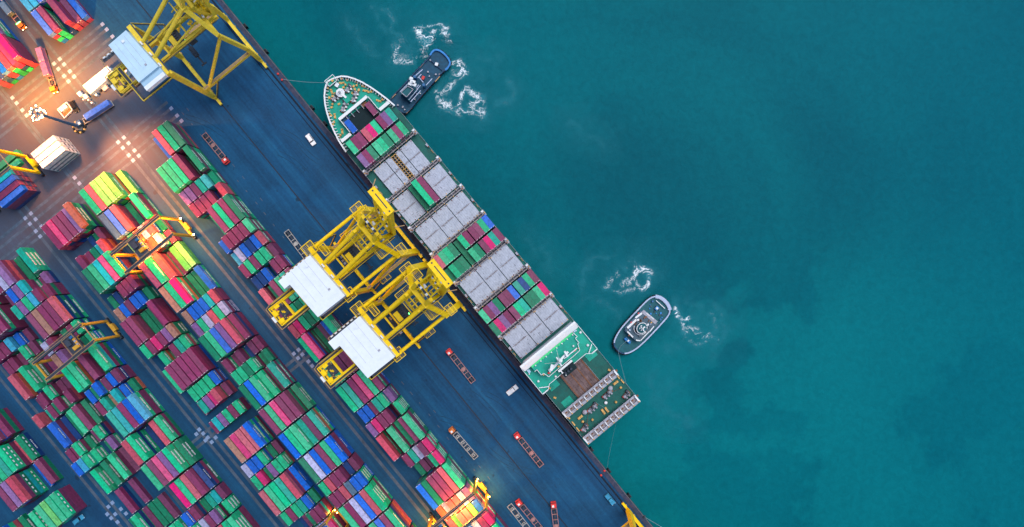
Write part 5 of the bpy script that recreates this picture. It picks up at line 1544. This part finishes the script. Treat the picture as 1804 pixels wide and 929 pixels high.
for x, y in ((109, 193), (115, 188.5)): p = to_dock(x, y, 1.2); m.box((p.x, p.y, .85), (1.7, 1.5, 1.4), 'house_white')
m.build('box', pen)
p = to_dock(118, 206, 1)
# ------------------------------------------------------------------ foam: churned water round the tugs
fm, N, L, B = node_mat('foam_water')
B.inputs['Base Color'].default_value = (0.72, 0.84, 0.88, 1); B.inputs['Roughness'].default_value = .7
at = N.new('ShaderNodeAttribute'); at.attribute_name = 'foam'
tc = N.new('ShaderNodeTexCoord').outputs['Object']
a1 = tex(N, L, tc, 0.20, 5, 0.58, 1.6); a2 = tex(N, L, tc, 0.55, 4, 0.6, 1.4, None, (5, 5, 0)); a3 = tex(N, L, tc, 4.0, 3, 0.7, 0.5)
def ridge(a, k): return mth(N, L, 'MAXIMUM', mth(N, L, 'SUBTRACT', 1.0, mth(N, L, 'MULTIPLY', mth(N, L, 'ABSOLUTE', mth(N, L, 'SUBTRACT', a, .5)), k)), 0.0)
rid = mth(N, L, 'ADD', mth(N, L, 'MULTIPLY', ridge(a1, 13.0), .75), mth(N, L, 'MULTIPLY', ridge(a2, 9.0), .55))
speck = mth(N, L, 'MULTIPLY', rng(N, L, a3, .45, .7), .06)
F_ = at.outputs['Fac']
cov = mth(N, L, 'MULTIPLY', F_, mth(N, L, 'ADD', mth(N, L, 'ADD', rid, speck), mth(N, L, 'MULTIPLY', F_, .10)))
white = rng(N, L, cov, .30, 1.15, 0, 1.0)
veil = mth(N, L, 'MULTIPLY', mth(N, L, 'POWER', F_, .6), rng(N, L, a1, .3, .65, .18, .62))
fac = mth(N, L, 'MAXIMUM', white, veil)
L.new(mixc(N, L, rng(N, L, white, .05, .55), (0.006, 0.27, 0.34), (0.86, 0.93, 0.97)), B.inputs['Base Color'])
tr = N.new('ShaderNodeBsdfTransparent'); mx = N.new('ShaderNodeMixShader'); outn = N['Material Output']
L.new(fac, mx.inputs[0]); L.new(tr.outputs[0], mx.inputs[1]); L.new(B.outputs[0], mx.inputs[2]); L.new(mx.outputs[0], outn.inputs['Surface'])
def foam(name, strokes, pad=9, step=.45):
    segs = []
    for wdt, inten, pts in strokes:
        W = [px(*p, SEA) for p in pts]
        for a, b in zip(W, W[1:] or W): segs.append((a.x, a.y, b.x, b.y, wdt, inten))
    xs = [s[0] for s in segs] + [s[2] for s in segs]; ys = [s[1] for s in segs] + [s[3] for s in segs]
    X = np.arange(min(xs) - pad, max(xs) + pad, step); Yv = np.arange(min(ys) - pad, max(ys) + pad, step)
    gx, gy = np.meshgrid(X, Yv); F = np.zeros_like(gx)
    rs = np.random.RandomState(len(segs))
    wx = np.zeros_like(gx); wy = np.zeros_like(gx)
    for k in range(14):
        fr = rs.uniform(.15, 1.1); an = rs.uniform(0, 2 * PI); ph = rs.uniform(0, 6.28, 2)
        arg = fr * (gx * math.cos(an) + gy * math.sin(an)); wx += np.sin(arg + ph[0]) * .45 / (fr + .5); wy += np.cos(arg + ph[1]) * .45 / (fr + .5)
    hx, hy = gx + wx, gy + wy
    for ax, ay, bx, by, wdt, inten in segs:
        dx, dy = bx - ax, by - ay; l2 = dx * dx + dy * dy + 1e-9
        t_ = np.clip(((hx - ax) * dx + (hy - ay) * dy) / l2, 0, 1)
        d2 = (hx - ax - t_ * dx) ** 2 + (hy - ay - t_ * dy) ** 2
        F = np.maximum(F, inten * np.maximum(np.exp(-d2 / (wdt * wdt * 1.6)), .30 * np.exp(-d2 / (wdt * wdt * 9))))
    ny, nx = gx.shape; idx = np.arange(nx * ny).reshape(ny, nx)
    keep = (F[:-1, :-1] + F[1:, 1:] + F[1:, :-1] + F[:-1, 1:]) > .012
    q = np.stack([idx[:-1, :-1], idx[:-1, 1:], idx[1:, 1:], idx[1:, :-1]], -1)[keep]
    used = np.unique(q); remap = -np.ones(nx * ny, int); remap[used] = np.arange(len(used))
    me = bpy.data.meshes.new(name)
    V = np.stack([gx.ravel()[used], gy.ravel()[used], np.full(len(used), SEA + .03)], -1)
    me.from_pydata(V.tolist(), [], remap[q].tolist()); me.materials.append(fm)
    at_ = me.attributes.new('foam', 'FLOAT', 'POINT'); at_.data.foreach_set('value', F.ravel()[used].astype(np.float32))
    o = bpy.data.objects.new(name, me); COL.objects.link(o); structure(o, 'stuff'); return o
tag(foam('foam', [(2.2, 1.0, [(741, 59), (744, 68), (745, 80), (747, 95)]), (2.6, .95, [(744, 63), (752, 72), (760, 66)]), (1.5, .75, [(737, 60), (735, 50), (752, 45), (768, 47), (780, 53), (790, 64), (785, 75)]), (2.0, .9, [(781, 56), (788, 66)]),
      (2.2, .75, [(701, 88), (701, 102), (709, 111), (722, 108)]), (1.5, .5, [(704, 98), (718, 99), (733, 98)]), (1.3, .42, [(706, 78), (712, 66), (704, 55), (698, 40), (692, 24), (684, 14), (670, 12), (656, 6)]), (1.2, .35, [(662, 18), (668, 45), (690, 52)]), (1.6, .35, [(615, 40), (626, 62), (640, 72), (660, 95)]), (3.0, .35, [(718, 80), (728, 100)])]),
    'white churned foam between the blue tug stern and the top edge', 'foam', 'churned foam')
tag(foam('foam', [(2.2, 1.0, [(797, 113), (808, 104), (814, 110), (818, 124), (813, 134)]), (2.2, .75, [(812, 130), (803, 140), (790, 150), (783, 160)]), (2.2, .7, [(771, 154), (775, 168), (781, 179), (784, 188), (794, 194), (807, 199)]), (2.6, .95, [(781, 178), (785, 185)]),
      (1.6, .85, [(816, 190), (818, 181), (820, 172), (827, 163), (840, 160), (850, 166), (847, 180), (846, 198), (834, 199), (822, 197)]), (1.9, .95, [(816, 187), (821, 176)]), (1.5, .38, [(872, 184), (886, 181), (908, 174), (907, 165), (890, 158)]), (1.6, .3, [(853, 101), (864, 98), (884, 104), (872, 118)]), (3.5, .3, [(790, 160), (810, 180)])]),
    'white churned foam off the water side of the blue tug', 'foam', 'churned foam')
tag(foam('foam', [(1.5, .95, [(1115, 483), (1122, 475), (1132, 471), (1140, 474), (1143, 484), (1139, 494), (1136, 502), (1129, 508)]), (2.0, 1.0, [(1132, 472), (1141, 478)]), (1.5, .75, [(1100, 502), (1100, 491), (1108, 486), (1114, 489), (1119, 499), (1127, 508)]), (1.6, .6, [(1062, 505), (1073, 503), (1080, 493), (1084, 487)]),
      (1.3, .6, [(1075, 515), (1086, 520), (1098, 515), (1108, 516), (1114, 510)]), (1.2, .45, [(1096, 470), (1110, 463), (1128, 466), (1146, 474)]), (1.1, .35, [(1048, 458), (1032, 470), (1028, 495), (1030, 525), (1042, 524), (1056, 540), (1066, 551), (1082, 548), (1094, 557)]), (1.0, .35, [(1040, 458), (1060, 453), (1080, 451)]), (4, .28, [(1090, 500), (1125, 490)])]),
    'white churned foam ring upstream of the second tug', 'foam', 'churned foam')
tag(foam('foam', [(1.2, 1.1, [(1188, 545), (1192, 554), (1197, 558), (1200, 566), (1206, 568), (1213, 566), (1216, 561)]), (1.6, .7, [(1199, 570), (1204, 582), (1210, 587), (1222, 584), (1232, 581), (1240, 588), (1250, 587)]), (1.4, .5, [(1210, 598), (1218, 606), (1232, 601), (1246, 598), (1258, 594), (1266, 600)]), (1.7, .42, [(1246, 546), (1256, 552), (1262, 566), (1264, 582)]),
      (1.4, .34, [(1254, 537), (1270, 548), (1280, 570), (1281, 590), (1270, 605), (1250, 610)]), (1.3, .3, [(1186, 604), (1170, 612), (1200, 612)]), (1.3, .3, [(1212, 530), (1222, 535), (1228, 542)]), (4, .22, [(1220, 560), (1255, 580)])]),
    'white churned foam at the stern of the second tug', 'foam', 'churned foam')
tag(foam('foam', [(2.2, .26, [(1145, 665), (1160, 705), (1185, 730), (1212, 745)]), (1.8, .25, [(960, 440), (975, 460), (968, 485)]), (1.6, .22, [(930, 420), (945, 450)]), (2.0, .22, [(1010, 215), (1030, 240), (1060, 255)]), (2.2, .2, [(1150, 690), (1168, 690), (1190, 672)])]),
    'faint drifting foam streaks on the water beside the ship', 'foam', 'churned foam')
